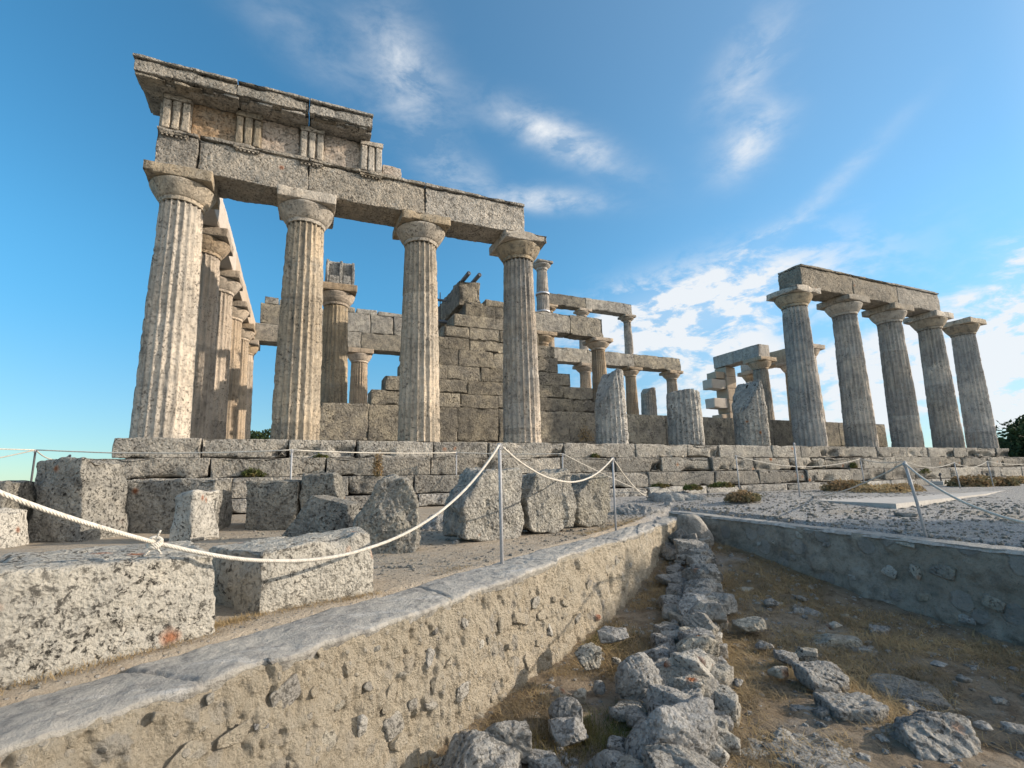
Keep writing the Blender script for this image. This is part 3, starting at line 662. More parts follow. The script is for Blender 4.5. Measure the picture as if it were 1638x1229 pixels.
for x0, x1 in ((.10, .88), (1.38, 2.12), (2.62, 3.38)):
    mb = MB(); bx(mb, x0, x1, -.33, -.08, .816, 1.545, vox=.03, c=.008, amp=.035, freq=5, fine=.014); mb.build('metope', M['metope'], ent)
mb = MB(); bx(mb, -.40, 3.86, -.078, .40, .816, 1.55, vox=.07, c=.02, amp=.02, freq=3); bx(mb, -.43, -.16, -.10, .95, .816, 1.55, vox=.07, c=.02, amp=.01, freq=3); mb.build('frieze_backer', M['cella'], ent)
mb = MB(); bx(mb, 3.9, 4.35, -.30, .35, .816, 1.16, vox=.035, c=.02, amp=.02, freq=5, chip=.06); mb.build('backing_stub', M['metope'], ent)
cuts = [(-.80, .92), (.92, 2.28), (2.28, 3.60)]
for i, (x0, x1) in enumerate(cuts):
    mb = MB()
    bx(mb, x0+.004, x1-.004, -.83, .38, 1.615, 1.872, vox=.032, c=.01, amp=.008, freq=5, chip=.04, fine=.006)      # tall drip face
    bx(mb, x0-.0+(-.03 if i == 0 else .004), x1-.004, -.87, .36, 1.875, 1.93, vox=.032, c=.014, amp=.012, freq=6, chip=.05 if i else .02, fine=.005)  # crown moulding
    bx(mb, x0+.05, x1-.01, -.66, .36, 1.562, 1.612, vox=.06, c=.01, amp=.01, freq=5)
    o = mb.build('cornice_block', M['entdark'], ent)
for k in range(7):
    xm = -.54+k*.63
    if xm+.2 > 3.55: continue
    mb = MB(); bx(mb, xm-.24, xm+.24, -.79, -.48, 1.555, 1.614, vox=.04, c=.012, amp=.012, freq=6, chip=.05); mb.build('mutule', M['entdark'], ent)
mb = MB(); bx(mb, -.76, -.46, -.3, .34, 1.555, 1.614, vox=.05, c=.012, amp=.012, freq=6, chip=.05); mb.build('mutule', M['entdark'], ent)

def beam(label, x0, x1, y0, y1, z0, z1, mat, joints=(), axis='x', amp=.014, chip=.035, vox=.045, taenia=False, name='architrave', cat='stone beam', group='stone beams still in place'):
    root = thing(name, label, cat, ((x0+x1)/2, (y0+y1)/2, z0), 0, group)
    cx_, cy_ = (x0+x1)/2, (y0+y1)/2
    edges = [x0 if axis == 'x' else y0]+list(joints)+[x1 if axis == 'x' else y1]
    for a_, b_ in zip(edges[:-1], edges[1:]):
        mb = MB(); top = z1-z0-(.075 if taenia else 0)
        if axis == 'x':
            bx(mb, a_+.005-cx_, b_-.005-cx_, y0-cy_, y1-cy_, 0, top, vox=vox, c=.016, amp=amp, freq=6, chip=chip, fine=.008)
            if taenia: bx(mb, a_+.005-cx_, b_-.005-cx_, y0-.045-cy_, y1-cy_-.02, top+.002, z1-z0, vox=vox, c=.012, amp=.01, freq=7, chip=chip, fine=.005)
        else: bx(mb, x0-cx_, x1-cx_, a_+.005-cy_, b_-.005-cy_, 0, top, vox=vox, c=.016, amp=amp, freq=6, chip=chip, fine=.008)
        mb.build('beam_block', M[mat], root)
    return root
beam('long architrave resting on the four left columns of the right colonnade', 17.6, 25.45, -.42, .42, 5.272, 6.08, 'ent', (20.245, 22.8), taenia=True, vox=.045)
beam('pale restored inner beam running back along the left short side', .03, .40, .5, 12.2, 5.275, 6.08, 'new', (2.4, 5.02, 7.64, 10.26), axis='y', amp=.006, chip=.02, vox=.06)
beam('weathered outer beam running back along the left short side', -.41, -.01, .5, 13.0, 5.275, 6.08, 'ent', (2.4, 5.02, 7.64, 10.26), axis='y', vox=.08)
beam('rear beam on the back row behind the left columns', -.2, 7.46, 12.25, 13.05, 5.275, 6.08, 'cella', (2.33, 4.885), vox=.06)
fb = beam('second stone course laid on top of the rear beam', .55, 7.4, 12.28, 13.0, 6.085, 7.02, 'cella', (1.5, 2.6, 4.1, 5.3, 6.4), vox=.06, name='frieze_course', cat='stone course')
for x0, x1, z1 in ((.7, 1.25, .33), (1.3, 2.2, .26), (3.9, 4.6, .28), (4.65, 5.6, .24), (5.65, 7.3, .2)):
    mb = MB(); bx(mb, x0-3.975, x1-3.975, -.33, .3, .937, .937+z1, vox=.06, c=.03, amp=.02, freq=4, chip=.04); mb.build('top_block', M['cella'], fb)
t = thing('grooved_block', 'grey block with two U shaped lifting grooves on the porch capital', 'stone block', (3.36, 4.95, 5.272))
mb = MB(); bx(mb, -.42, .42, -.30, .4, 0, .80, vox=.05, c=.02, amp=.012, chip=.04)
for x0, x1, z0, z1 in ((-.43, -.33, .0, .81), (-.03, .07, .0, .81), (.34, .44, .0, .79), (-.325, -.035, .0, .28), (.075, .335, .0, .34)): bx(mb, x0, x1, -.42, -.302, z0+.004, z1, vox=.04, c=.02, amp=.01, chip=.03)
mb.build('block_body', M['blockgrey'], t)
beam('nearer inner beam on the lower small columns, right of the fourth front column', 9.7, 12.82, 4.1, 4.7, 4.305, 5.055, 'cella', (11.4,), chip=.06)
beam('farther inner beam crossing behind the small columns', 12.0, 20.0, 7.9, 8.5, 4.305, 4.965, 'cella', (14.55, 17.15), chip=.07)
beam('topmost inner beam high on the upper small columns', 12.5, 17.25, 7.95, 8.45, 6.955, 7.5, 'cella', (14.6,), chip=.04)
beam('short grey beam bridging the far anta and the right porch column', 24.75, 25.55, 7.25, 10.35, 5.272, 5.98, 'colgrey', (), axis='y', chip=.06)
beam('beam at the far right end seen under and beyond the short grey beam', 27.3, 28.1, 7.3, 10.7, 5.272, 6.05, 'inner', (9.0,), axis='y', vox=.07)
lt = beam('massive broken lintel running inward from the top of the masonry wall, clamped with steel', 6.66, 7.36, 2.62, 9.7, 4.36, 5.14, 'cella', (5.9,), axis='y', chip=.10, amp=.03)
# steel clamping gear on the lintel
for Y, sh in ((4.0, 0), (5.2, 0)):
    c_ = thing('beam_clamp', 'upper steel clamp bar with rod on the lintel, %s' % ('nearer one' if Y == 4.0 else 'farther one'), 'clamp', (6.66, Y, 4.3))
    mb = MB(); add_tube(mb, [(-.38, 0, .66), (.2, 0, .66), (.74, 0, .66)], .045); mb.build('cross_bar', M['tube'], c_)
    mb = MB(); add_tube(mb, [(-.32, 0, -.06), (.2, 0, -.06), (.74, 0, -.06)], .05); mb.build('cross_bar', M['tube'], c_)
    mb = MB(); add_tube(mb, [(-.2, 0, -.35), (-.2, 0, .3), (-.2, 0, .92)], .016); mb.build('threaded_rod', M['lamp'], c_)
for x_, l in ((6.86, 'left steel tube lying along the top of the lintel'), (7.2, 'right steel tube lying along the top of the lintel')):
    c_ = thing('steel_tube', l, 'tube', (x_, 2.5, 5.2)); mb = MB(); add_tube(mb, [(0, -.25, .03), (0, .5, .03), (0, 5, .03)], .065, 12); mb.build('pipe', M['tube'], c_)
    V, F = lathe([(.04, 0), (.066, 0), (.066, .004), (.04, .004)], 12)
    mb = MB(); V = roteul(V, pi/2, 0, 0)+np.array([0, -.252, .03]); mb.add(V, F); mb.build('pipe_end', M['lamp'], c_)

# ------------------------------------------------------------------ cella walls
def wall(name, label, y0, y1, rows, mat, seed, vox=.06, skin=.012, loc=(0, 0, 0), pilx=None, axis='x'):
    root = thing(name, label, 'stone wall', loc); rs = np.random.RandomState(seed); mb = MB()
    for (z0, z1, xa, xb) in rows:
        x = xa; h = z1-z0
        while x < xb-.02:
            w = rs.uniform(.75, 1.35) if h < .6 else rs.uniform(1.0, 1.5)
            if xb-x-w < .45: w = xb-x
            g_ = .002; o = rs.uniform(-skin, skin)
            bx(mb, x+g_, x+w-g_, y0+o, y1, z0+.0015, z1-.0015, vox=vox, c=.007, amp=.012, freq=4, chip=.016*rs.uniform(.1, 1.9), fine=.005); x += w
    mb.build('masonry', M[mat], root); return root
rows = [(.0, .22, 2.7, 26.0), (.222, 1.2, 2.86, 25.9), (1.2, 1.6, 4.13, 11.6), (1.6, 2.0, 4.5, 11.15), (2.0, 2.42, 4.95, 10.3), (2.42, 2.9, 5.3, 9.85), (2.9, 3.25, 5.6, 9.75), (3.25, 3.62, 6.15, 9.2), (3.62, 3.98, 6.45, 8.8), (3.98, 4.34, 6.8, 8.5)]
cw = wall('cella_wall', 'stepped ruin of the long cella wall behind the third and fourth front columns', 2.4, 3.15, rows, 'cella', 9)
mb = MB(); bx(mb, 7.45, 8.4, 2.42, 3.1, 4.345, 4.56, vox=.05, c=.02, amp=.02, chip=.05); bx(mb, 6.98, 7.44, 2.45, 3.1, 4.345, 4.42, vox=.05, c=.02, amp=.01); mb.build('top_block', M['cella'], cw)
wall('cella_wall', 'low far wall of the cella, mostly hidden behind the near one', 9.6, 10.3, [(0, .22, 4.0, 25.0), (.222, 1.2, 4.1, 24.9), (1.2, 4.35, 6.5, 7.6)], 'cella', 10, vox=.15)
t = thing('stone_pier', 'pier of pale blocks with tooth-like stones jutting out at its left', 'pier', (25.15, 10.0, 0)); mb = MB()
for z0, z1 in ((.0, 1.2), (1.2, 1.9), (1.9, 2.6), (2.6, 3.3), (3.3, 4.0), (4.0, 4.7), (4.7, 5.26)): bx(mb, -.32, .42, -.42, .4, z0+.003, z1-.003, vox=.08, c=.015, amp=.012, chip=.02)
mb.build('pier_shaft', M['new'], t)
for z0, z1, l in ((1.25, 1.85, .95), (1.9, 2.5, .55), (2.85, 3.42, .98), (3.95, 4.5, 1.05), (4.55, 4.95, .7)):
    mb = MB(); bx(mb, -.325-l, -.325, -.35, .35, z0, z1, vox=.08, c=.02, amp=.01, chip=.03); mb.build('toothing_stone', M['new'], t)
t = thing('restored_block', 'warm coloured upright block between the first two columns of the right colonnade', 'stone block', (22.9, 3.0, 0)); mb = MB(); bx(mb, -.9, .9, -.5, .5, .0, 1.16, vox=.06, c=.02, amp=.015, chip=.03); mb.build('block_body', M['inner'], t)
t = thing('restored_block', 'warm stone block just right of the second column of the right colonnade', 'stone block', (25.9, 1.6, 0)); mb = MB(); bx(mb, -.35, .35, -.35, .35, .0, 1.0, vox=.06, c=.02, amp=.015, chip=.04); mb.build('block_body', M['inner'], t)
t = thing('fallen_block', 'low brown stone lying beside the base of the fourth right column', 'stone block', (25.0, 1.2, 0)); mb = MB(); bx(mb, -.4, .4, -.3, .3, .0, .34, vox=.06, c=.05, amp=.03, chip=.06); mb.build('block_body', M['inner'], t)
# ------------------------------------------------------------------ retaining walls
def ztrench(x, y):
    P = np.stack([np.atleast_1d(x), np.atleast_1d(y), 0*np.atleast_1d(x)], 1).astype(float)
    return tz(P[:, 0], P[:, 1])+.05*fbm(P, 1.3, 4, 11)+.025*fbm(P, 6, 4, 12)
def lwp(s, t, z):                                      # wall frame: s along, t outward from the face, z up
    return np.stack([WL0[0]+WLd[0]*s+WLn[0]*t, WL0[1]+WLd[1]*s+WLn[1]*t, z], -1)
rw = thing('retaining_wall', 'sunlit rubble and mortar retaining wall running diagonally across the foreground', 'retaining wall', (0, 0, 0))
s = np.concatenate([np.linspace(-5, -1.2, 60)[:-1], np.linspace(-1.2, 3.2, 720)[:-1], np.linspace(3.2, 7.46, 330)]); z = np.linspace(-2.6, -1.466, 165)
S, Z = np.meshgrid(s, z, indexing='ij'); S, Z = S.ravel(), Z.ravel()
Q = np.stack([S, 0*S, Z], 1); Qs = np.stack([S, 0*S, Z*.55], 1)
d = .022*fbm(Q, 1.1, 3, 201)+.018*fbm(Qs, 5, 4, 202)+.026*fbm(Q, 9, 5, 208, .7)+.008*np.sign(fbm(Qs, 22, 3, 221))*np.abs(fbm(Qs, 22, 3, 221))**.6*sstep(-.3, .3, fbm(Q, 1.9, 3, 222))+.010*fbm(Qs, 44, 3, 223)-.010*np.exp(-(np.abs(fbm(Qs, 5.5, 4, 210))/.03)**2)-.010*np.maximum(0, -fbm(Qs, 15, 4, 209, .6)-.12)+.016*fbm(Qs+3, 19, 4, 203, .66)
w, wv = worley(Qs, 11, 7); d = d+.016*np.maximum(0, .42-w)/.42*(wv > .35)*sstep(-.2, .4, fbm(Q+9, 2.2, 3, 205))
d = d-.012*sstep(.18, .42, fbm(Qs, 7, 3, 204))-.012*sstep(.12, .4, fbm(np.stack([S*1.0, 0*S, Z*.35], 1), 14, 4, 206))-.008*sstep(.2, .45, fbm(Qs, 24, 3, 207))
fz = sstep(-2.15, -1.6, Z); d = d-.03*(Z+2.0)*1.0
d = d-.035*sstep(-1.484, -1.468, Z)
mb = MB().add(lwp(S, d, Z), gridF(len(s), len(z))[:, ::-1]); mb.build('mortar_face', M['mortar'], rw)
# cement capping, rounded over the front edge
t = np.array([-.03, -.01, -.002, -.004, -.03, -.08, -.13, -.18, -.23, -.28, -.33, -.38, -.42, -.44]); zc = np.array([-1.52, -1.492, -1.478, -1.464, -1.456, -1.452, -1.450, -1.450, -1.450, -1.45, -1.452, -1.455, -1.47, -1.53])
k = np.linspace(0, len(t)-1, 52); t = np.interp(k, np.arange(len(t)), t); zc = np.interp(k, np.arange(len(zc)), zc)
s = np.concatenate([np.linspace(-5, -1.2, 80)[:-1], np.linspace(-1.2, 7.46, 720)])
S, T = np.meshgrid(s, t, indexing='ij'); _, Zc = np.meshgrid(s, zc, indexing='ij'); S, T, Zc = S.ravel(), T.ravel(), Zc.ravel(); Q = np.stack([S, T, 0*S], 1)
tap = 1-.28*sstep(2, 7.4, S); hmul = sstep(-.05, .04, -T)
Zc = Zc+.013*fbm(Q, 1.7, 3, 211)+.010*fbm(Q, 8, 4, 212)+.005*fbm(Q, 30, 3, 213)
Tn = T*np.where(T < 0, tap, 1)+.022*fbm(Q*np.array([1, .3, 1]), 4, 4, 214)+.010*fbm(Q, 16, 3, 215)-.04*sstep(.2, .5, fbm(Q*np.array([1, 0, 1]), 2.1, 3, 217))*sstep(-.20, -.03, T)
for sc_, tilt in ((.42, .25), (-.15, .5), (1.75, -.3), (3.1, .2), (4.6, -.15), (5.5, .3)):
    cr = S-sc_-tilt*T-.03*fbm(Q, 9, 3, 216); Zc = Zc-.018*np.exp(-(cr/.010)**2); Tn = Tn-.012*np.exp(-(cr/.02)**2)*sstep(-.06, -.01, T)
lay = np.floor((S*3.3+T*9+1.2*fbm(Q, 3, 3, 218))); Zc = Zc+.007*(_h(lay.astype(np.int64), 0*lay.astype(np.int64), 0*lay.astype(np.int64), 5))*sstep(2.2, 3.2, S)
mb = MB().add(lwp(S, Tn, Zc), gridF(len(s), len(t))); mb.build('cement_cap', M['cement'], rw)
mb = MB(); V = lwp(np.array([-5, 7.46, 7.46, -5]), np.array([0, 0, 0, 0.]), np.array([-1.5]*4)); 
# stones showing in the face
def on_lwall(px, py):
    dv = raydir(px, py); k = np.dot(WL0-CAM[:2], WLn)/np.dot(dv[:2], WLn); return CAM+dv*k
rs = np.random.RandomState(77)
LW = [(562, 1072, 20, 26), (463, 1115, 44, 46), (626, 1116, 20, 46), (632, 1160, 30, 34), (640, 1190, 26, 26), (375, 1180, 50, 26), (515, 1040, 12, 24), (746, 996, 10, 16), (803, 1000, 9, 26), (858, 965, 14, 20), (845, 1058, 12, 28),
      (740, 1105, 22, 24), (800, 1085, 26, 20), (838, 990, 34, 18), (690, 1050, 20, 28), (783, 1026, 8, 20), (700, 1095, 16, 24), (870, 985, 16, 18), (880, 1010, 9, 22), (945, 935, 10, 12), (960, 925, 8, 14), (990, 900, 9, 14), (905, 965, 14, 10), (820, 1060, 14, 12), (760, 1060, 18, 18), (255, 1150, 16, 14), (340, 1120, 14, 18), (420, 1160, 22, 12), (440, 1060, 14, 10), (505, 1110, 12, 16), (545, 1130, 18, 12), (590, 1100, 14, 14), (660, 1130, 14, 20), (700, 1010, 10, 14), (720, 1060, 14, 10), (770, 1030, 10, 12), (790, 1110, 14, 16), (815, 1035, 10, 10), (835, 1090, 10, 18), (860, 1030, 8, 12), (890, 960, 8, 10), (925, 990, 10, 12), (915, 945, 8, 10), (975, 915, 7, 9), (1010, 905, 6, 9), (1030, 885, 6, 8), (605, 1040, 14, 10), (645, 1080, 12, 12), (580, 1160, 18, 34), (520, 1190, 34, 30), (300, 1210, 50, 30), (690, 1130, 24, 16), (655, 1040, 14, 14)]
for (px, py, w_, h_) in LW:
    p = on_lwall(px, py); dist = np.linalg.norm(p-CAM); rel = p[:2]-WL0; cs = abs(np.dot(raydir(px, py)[:2]/np.linalg.norm(raydir(px, py)[:2]), WLn))
    a_ = w_/FPX*dist*.5/max(cs, .35)*.9; b_ = h_/FPX*dist*.5
    V, F = polyrock((a_*.9, .017, b_*.9), n=12, seed=rs.randint(9999), amp=.04, nplane=9, k=24)
    V = roteul(V, 0, rs.uniform(-.5, .5), 0); ang = math.atan2(WLd[1], WLd[0]); V = rotz(V, ang)
    zrel = -.03*(p[2]+2.0)
    V = V+np.array([p[0]+WLn[0]*(zrel-.003), p[1]+WLn[1]*(zrel-.003), p[2]])
    MB().add(V, F).build('embedded_stone', M[('rubble', 'mortar', 'block', 'mortar', 'rubble', 'mortar')[rs.randint(6)]], rw)

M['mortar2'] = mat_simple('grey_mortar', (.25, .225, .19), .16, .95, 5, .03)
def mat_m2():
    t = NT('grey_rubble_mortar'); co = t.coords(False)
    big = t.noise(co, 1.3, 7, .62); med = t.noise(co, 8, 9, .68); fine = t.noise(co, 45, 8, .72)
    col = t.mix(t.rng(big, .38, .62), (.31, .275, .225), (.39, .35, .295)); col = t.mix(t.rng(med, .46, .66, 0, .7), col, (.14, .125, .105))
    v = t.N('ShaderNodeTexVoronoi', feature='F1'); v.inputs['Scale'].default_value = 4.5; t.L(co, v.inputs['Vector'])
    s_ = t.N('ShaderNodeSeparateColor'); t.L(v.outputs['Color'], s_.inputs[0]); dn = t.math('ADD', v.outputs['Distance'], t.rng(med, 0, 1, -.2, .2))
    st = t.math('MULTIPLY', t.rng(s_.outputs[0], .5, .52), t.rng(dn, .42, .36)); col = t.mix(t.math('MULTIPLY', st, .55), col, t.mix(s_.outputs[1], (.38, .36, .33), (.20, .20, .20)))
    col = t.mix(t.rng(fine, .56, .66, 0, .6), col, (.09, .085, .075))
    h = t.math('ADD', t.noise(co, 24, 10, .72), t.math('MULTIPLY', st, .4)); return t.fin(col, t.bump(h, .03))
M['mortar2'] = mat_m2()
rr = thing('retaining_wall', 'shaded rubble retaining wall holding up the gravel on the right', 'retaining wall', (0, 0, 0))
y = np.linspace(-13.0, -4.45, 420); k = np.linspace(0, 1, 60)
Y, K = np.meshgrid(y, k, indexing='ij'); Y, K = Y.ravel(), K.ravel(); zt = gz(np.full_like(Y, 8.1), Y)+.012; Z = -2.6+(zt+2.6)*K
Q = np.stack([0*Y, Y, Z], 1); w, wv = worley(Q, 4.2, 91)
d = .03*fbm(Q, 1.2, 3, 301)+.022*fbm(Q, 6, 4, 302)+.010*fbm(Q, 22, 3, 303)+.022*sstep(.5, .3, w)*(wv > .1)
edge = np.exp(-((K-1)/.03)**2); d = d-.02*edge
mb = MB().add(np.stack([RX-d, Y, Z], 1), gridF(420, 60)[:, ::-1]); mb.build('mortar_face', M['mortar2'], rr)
t = np.linspace(0, .34, 16); Y, T = np.meshgrid(y, t, indexing='ij'); Y, T = Y.ravel(), T.ravel(); Q = np.stack([T, Y, 0*Y], 1)
zc = gz(np.full_like(Y, 8.1), Y)+.018-.03*np.exp(-(T/.02)**2)-.03*sstep(.22, .34, T)+.010*fbm(Q, 3, 4, 311)+.006*fbm(Q, 18, 3, 312)
xx_ = RX+T-.012-.02*fbm(np.stack([0*T, Y, 0*T], 1), 1.2, 3, 301)*(T < .02)-.01*fbm(Q, 9, 3, 313)
mb = MB().add(np.stack([xx_, Y, zc], 1), gridF(420, 16)[:, ::-1]); mb.build('cement_cap', M['cement'], rr)
for (px, py, w_, h_) in [(1424, 914, 20, 18), (1463, 914, 18, 18), (1508, 915, 36, 22), (1281, 856, 12, 11), (1322, 872, 14, 9), (1271, 893, 12, 10), (1240, 868, 8, 8), (1450, 872, 26, 8), (1590, 965, 26, 18), (1420, 965, 16, 10), (1480, 955, 20, 12), (1365, 925, 12, 10), (1300, 910, 10, 8), (1540, 990, 30, 14), (1215, 870, 9, 7)]:
    dv = raydir(px, py); p = CAM+dv*((RX-CAM[0])/dv[0]); dist = np.linalg.norm(p-CAM)
    a_ = w_/FPX*dist*.5/max(.35, abs(dv[0])/np.linalg.norm(dv)); b_ = h_/FPX*dist*.5
    V, F = polyrock((.024, a_*.7, b_*.8), n=10, seed=rs.randint(9999), amp=.04, nplane=8, k=24); V = roteul(V, rs.uniform(-.4, .4), 0, 0)+p+np.array([-.006, 0, 0])
    MB().add(V, F).build('embedded_stone', M['block'] if px in (1424, 1463, 1281, 1240) else M['rubble'], rr)

# ------------------------------------------------------------------ fallen blocks on the terrace
G = -1.47
def block(name, label, cat, corners, mat, group='fallen blocks on the terrace', **kw):
    c = np.array(corners, float); base = c[:4].mean(0); root = thing(name, label, cat, tuple(base), 0, group)
    sz = (np.linalg.norm(c[1]-c[0]), np.linalg.norm(c[3]-c[0]), np.linalg.norm(c[4]-c[0]))
    V, F = rbox(sz, warp=c-base, **kw); MB().add(V, F).build('block_body', M[mat], root); return root
def blk(FL, FR, BR, BL, zt, zb=G-.04, dt=((0, 0),)*4):
    z4 = zt if hasattr(zt, '__len__') else (zt,)*4
    b = [(p[0], p[1], zb) for p in (FL, FR, BR, BL)]; t_ = [(p[0]+o[0], p[1]+o[1], z_) for p, z_, o in zip((FL, FR, BR, BL), z4, dt)]; return b+t_
block('stone_block', 'big pale lichen stained block with orange spots, the white rope tied over it', 'stone block',
      blk((.55, -9.10), (2.11, -8.23), (1.88, -7.66), (.30, -8.55), (-1.04, -1.115, -1.10, -1.04), dt=((0, 0), (-.04, .01), (0, 0), (0, 0))), 'block', vox=.016, c=.02, amp=.018, freq=6, chip=.0, fine=.008, fn=lambda V, n: -.05*sstep(.1, .45, fbm(V+3.3, 2.6, 4, 77))*np.exp(-((V[:, 2]-V[:, 2].max())/.12)**2)-.014*sstep(.15, .4, fbm(V+1.3, 9, 3, 79)))
block('stone_block', 'pale block with a hollow in its top edge, just right of the rope-tied block', 'stone block',
      blk((2.26, -7.98), (2.87, -7.70), (2.76, -7.16), (1.95, -7.56), (-1.135, -1.10, -1.11, -1.15), dt=((-.02, 0), (-.02, .02), (0, 0), (0, 0))), 'block', vox=.016, c=.02, amp=.014, freq=8, chip=.05, fine=.007,
      fn=lambda V, n: -.06*np.exp(-(((V[:, 0]-.10)/.07)**2))*np.exp(-((V[:, 2]-V[:, 2].max())/.05)**2)*np.exp(-((V[:, 1]-V[:, 1].min())/.10)**2))
block('stone_block', 'tall dark block with a sunlit right edge standing at the far left', 'stone block',
      blk((-.58, -3.18), (.11, -3.52), (.42, -2.75), (-.30, -2.45), (-.50, -.47, -.50, -.5), dt=((.03, 0), (-.08, 0), (-.16, 0), (0, 0))), 'blockgrey', vox=.03, c=.04, amp=.05, freq=3, chip=.12, fine=.014)
block('stone_block', 'low dark chunk leaning on the left side of the tall dark block', 'stone block',
      blk((-1.0, -3.5), (-.62, -3.55), (-.5, -2.9), (-.95, -2.8), (-.75, -.72, -.72, -.8)), 'blockgrey', vox=.04, c=.05, amp=.05, freq=3, chip=.1)
p0 = at(-30, 885, G); p1 = at(22, 878, G)
block('stone_block', 'rough pale block cut off by the left edge behind the big front block', 'stone block',
      blk((p0[0], p0[1]), (p1[0], p1[1]), (p1[0]+.05, p1[1]+.4), (p0[0]-.1, p0[1]+.4), -1.05, dt=((0, 0), (-.10, 0), (-.1, 0), (0, 0))), 'block', vox=.02, c=.04, amp=.04, freq=5, chip=.08, fine=.01)
block('stone_block', 'wide dark squared block in front of the steps below the corner column', 'stone block',
      blk((.22, -2.70), (1.40, -3.18), (1.55, -2.5), (.3, -2.1), (-.74, -.73, -.76, -.76)), 'blockgrey', vox=.03, c=.03, amp=.03, freq=4, chip=.06, fine=.01)
block('stone_block', 'small upright block with rounded grey front and pale sunlit side, before the wide dark block', 'stone block',
      blk((1.04, -4.10), (1.32, -4.25), (1.58, -3.80), (1.25, -3.6), (-.93, -.87, -.87, -.93), dt=((.03, .03), (0, 0), (-.03, 0), (0, 0))), 'block', vox=.02, c=.05, amp=.03, freq=5, chip=.09, fine=.008)
block('stone_block', 'long two-part grey block left of the pointed stone', 'stone block',
      blk((1.73, -3.04), (2.43, -3.34), (2.5, -2.75), (1.85, -2.5), (-.78, -.78, -.78, -.78)), 'blockgrey', vox=.03, c=.03, amp=.02, freq=4, chip=.05, fine=.01)
block('stone_block', 'higher worn grey block with a broken right side behind the pointed stone', 'stone block',
      blk((2.44, -3.28), (3.05, -3.54), (3.2, -2.95), (2.55, -2.75), (-.70, -.69, -.72, -.7), dt=((0, 0), (-.16, 0), (-.15, 0), (0, 0))), 'blockgrey', vox=.03, c=.05, amp=.04, freq=4, chip=.10, fine=.01)

def upright(name, label, outl, basepx, face, thick, mat, cat='stone block', group='fallen blocks on the terrace', zg=G, n=84, amp=.03, freq=4, lean=0.0, pit=0.0, back=.85):
    """A standing fragment: its outline given in photo pixels is carried onto an upright plane through its foot, then made thick."""
    b = at(basepx[0], basepx[1], zg); nrm = np.array([cos(face), sin(face), 0.0]); tx = np.array([-nrm[1], nrm[0], 0.0])
    pts = []
    for px, py in outl:
        dv = raydir(px, py); k = np.dot(b-CAM, nrm)/np.dot(dv, nrm); q = CAM+dv*k; pts.append((np.dot(q-b, tx), q[2]))
    pts = np.array(pts); pts[:, 1] = np.maximum(pts[:, 1], zg-.06); c = pts.mean(0)
    cen = b+tx*c[0]-nrm*thick/2; cen[2] = c[1]
    ar = sum(pts[i][0]*pts[(i+1) % len(pts)][1]-pts[(i+1) % len(pts)][0]*pts[i][1] for i in range(len(pts)))
    if ar < 0: pts = pts[::-1]
    pl = [(nrm[0], nrm[1], .0, thick/2), (-nrm[0], -nrm[1], 0, thick/2)]
    for i in range(len(pts)):
        e = pts[(i+1) % len(pts)]-pts[i]; L = np.linalg.norm(e)
        if L < 1e-4: continue
        nn = np.array([e[1], -e[0]])/L; h = np.dot(nn, pts[i]-c)
        if h < .03: h = .03
        v = tx*nn[0]+np.array([0, 0, 1])*nn[1]; pl.append((v[0], v[1], v[2], h))
    root = thing(name, label, cat, (cen[0], cen[1], zg), 0, group)
    V, F = polyrock((1, 1, 1), n=n, seed=int(outl[0][0]), planes=pl, k=26, amp=amp, freq=freq*1.6, oct=6, pit=pit)
    V = V+np.array([0, 0, cen[2]-zg]); MB().add(V, F).build('block_body', M[mat], root); return root
upright('stone_block', 'pointed triangular grey stone leaning before the long grey blocks', [(446, 862), (500, 790), (541, 802), (558, 806), (558, 862)], (505, 866), radians(-118), .35, 'blockgrey', amp=.02)
upright('stone_block', 'upright mottled black and white block left of the white light base', [(572, 880), (568, 835), (606, 766), (650, 761), (672, 795), (672, 850), (665, 887), (602, 893)], (630, 888), radians(-108), .34, 'blockrough', amp=.04, pit=.025)
upright('stone_block', 'big rough upright block right behind the nearest rope post', [(742, 866), (741, 806), (780, 752), (832, 749), (841, 795), (833, 862), (800, 868)], (790, 867), radians(-70), .42, 'blockrough', amp=.050, pit=.03)
upright('stone_block', 'rough upright block in the middle of the row of three by the rope posts', [(846, 852), (841, 800), (858, 757), (914, 750), (925, 790), (920, 846), (893, 853)], (885, 854), radians(-72), .42, 'blockrough', amp=.050, pit=.03)
upright('stone_block', 'narrow rough upright block beside the second rope post, last of the row', [(925, 842), (926, 790), (948, 757), (974, 758), (981, 800), (973, 840), (940, 844)], (955, 843), radians(-74), .42, 'blockrough', amp=.050, pit=.03)

# ------------------------------------------------------------------ rocks
def rock(label, px, py, w, h, z, mat='rock', group=None, n=20, seed=None, dep=.8, rz=None, amp=.05, cat='rock', name='rock', sink=.46, k=14, nplane=13):
    """A half-buried rock whose middle shows at a pixel of the photograph, w x h pixels large."""
    p = at(px, py+h*.3, z); dist = np.linalg.norm(p-CAM); a_ = w/FPX*dist*.47; c_ = max(h/FPX*dist*.5, a_*.28)
    _seed[0] += 1; sd_ = seed or _seed[0]; zg = z
    root = thing(name, label, cat, (p[0], p[1], zg), 0, group)
    V, F = polyrock((a_, a_*dep, c_), n=n, seed=sd_, amp=amp, k=k, nplane=nplane, oct=5, strata=.10 if mat != 'rubble' else .03); r_ = np.random.RandomState(sd_)
    V = rotz(V, -YAW+(r_.uniform(-.5, .5) if rz is None else rz))+np.array([0, 0, c_*(1-2*sink)*.6])
    MB().add(V, F).build('rock_body', M[mat], root); return root
gb = 'bedrock lumps by the corner of the walls'
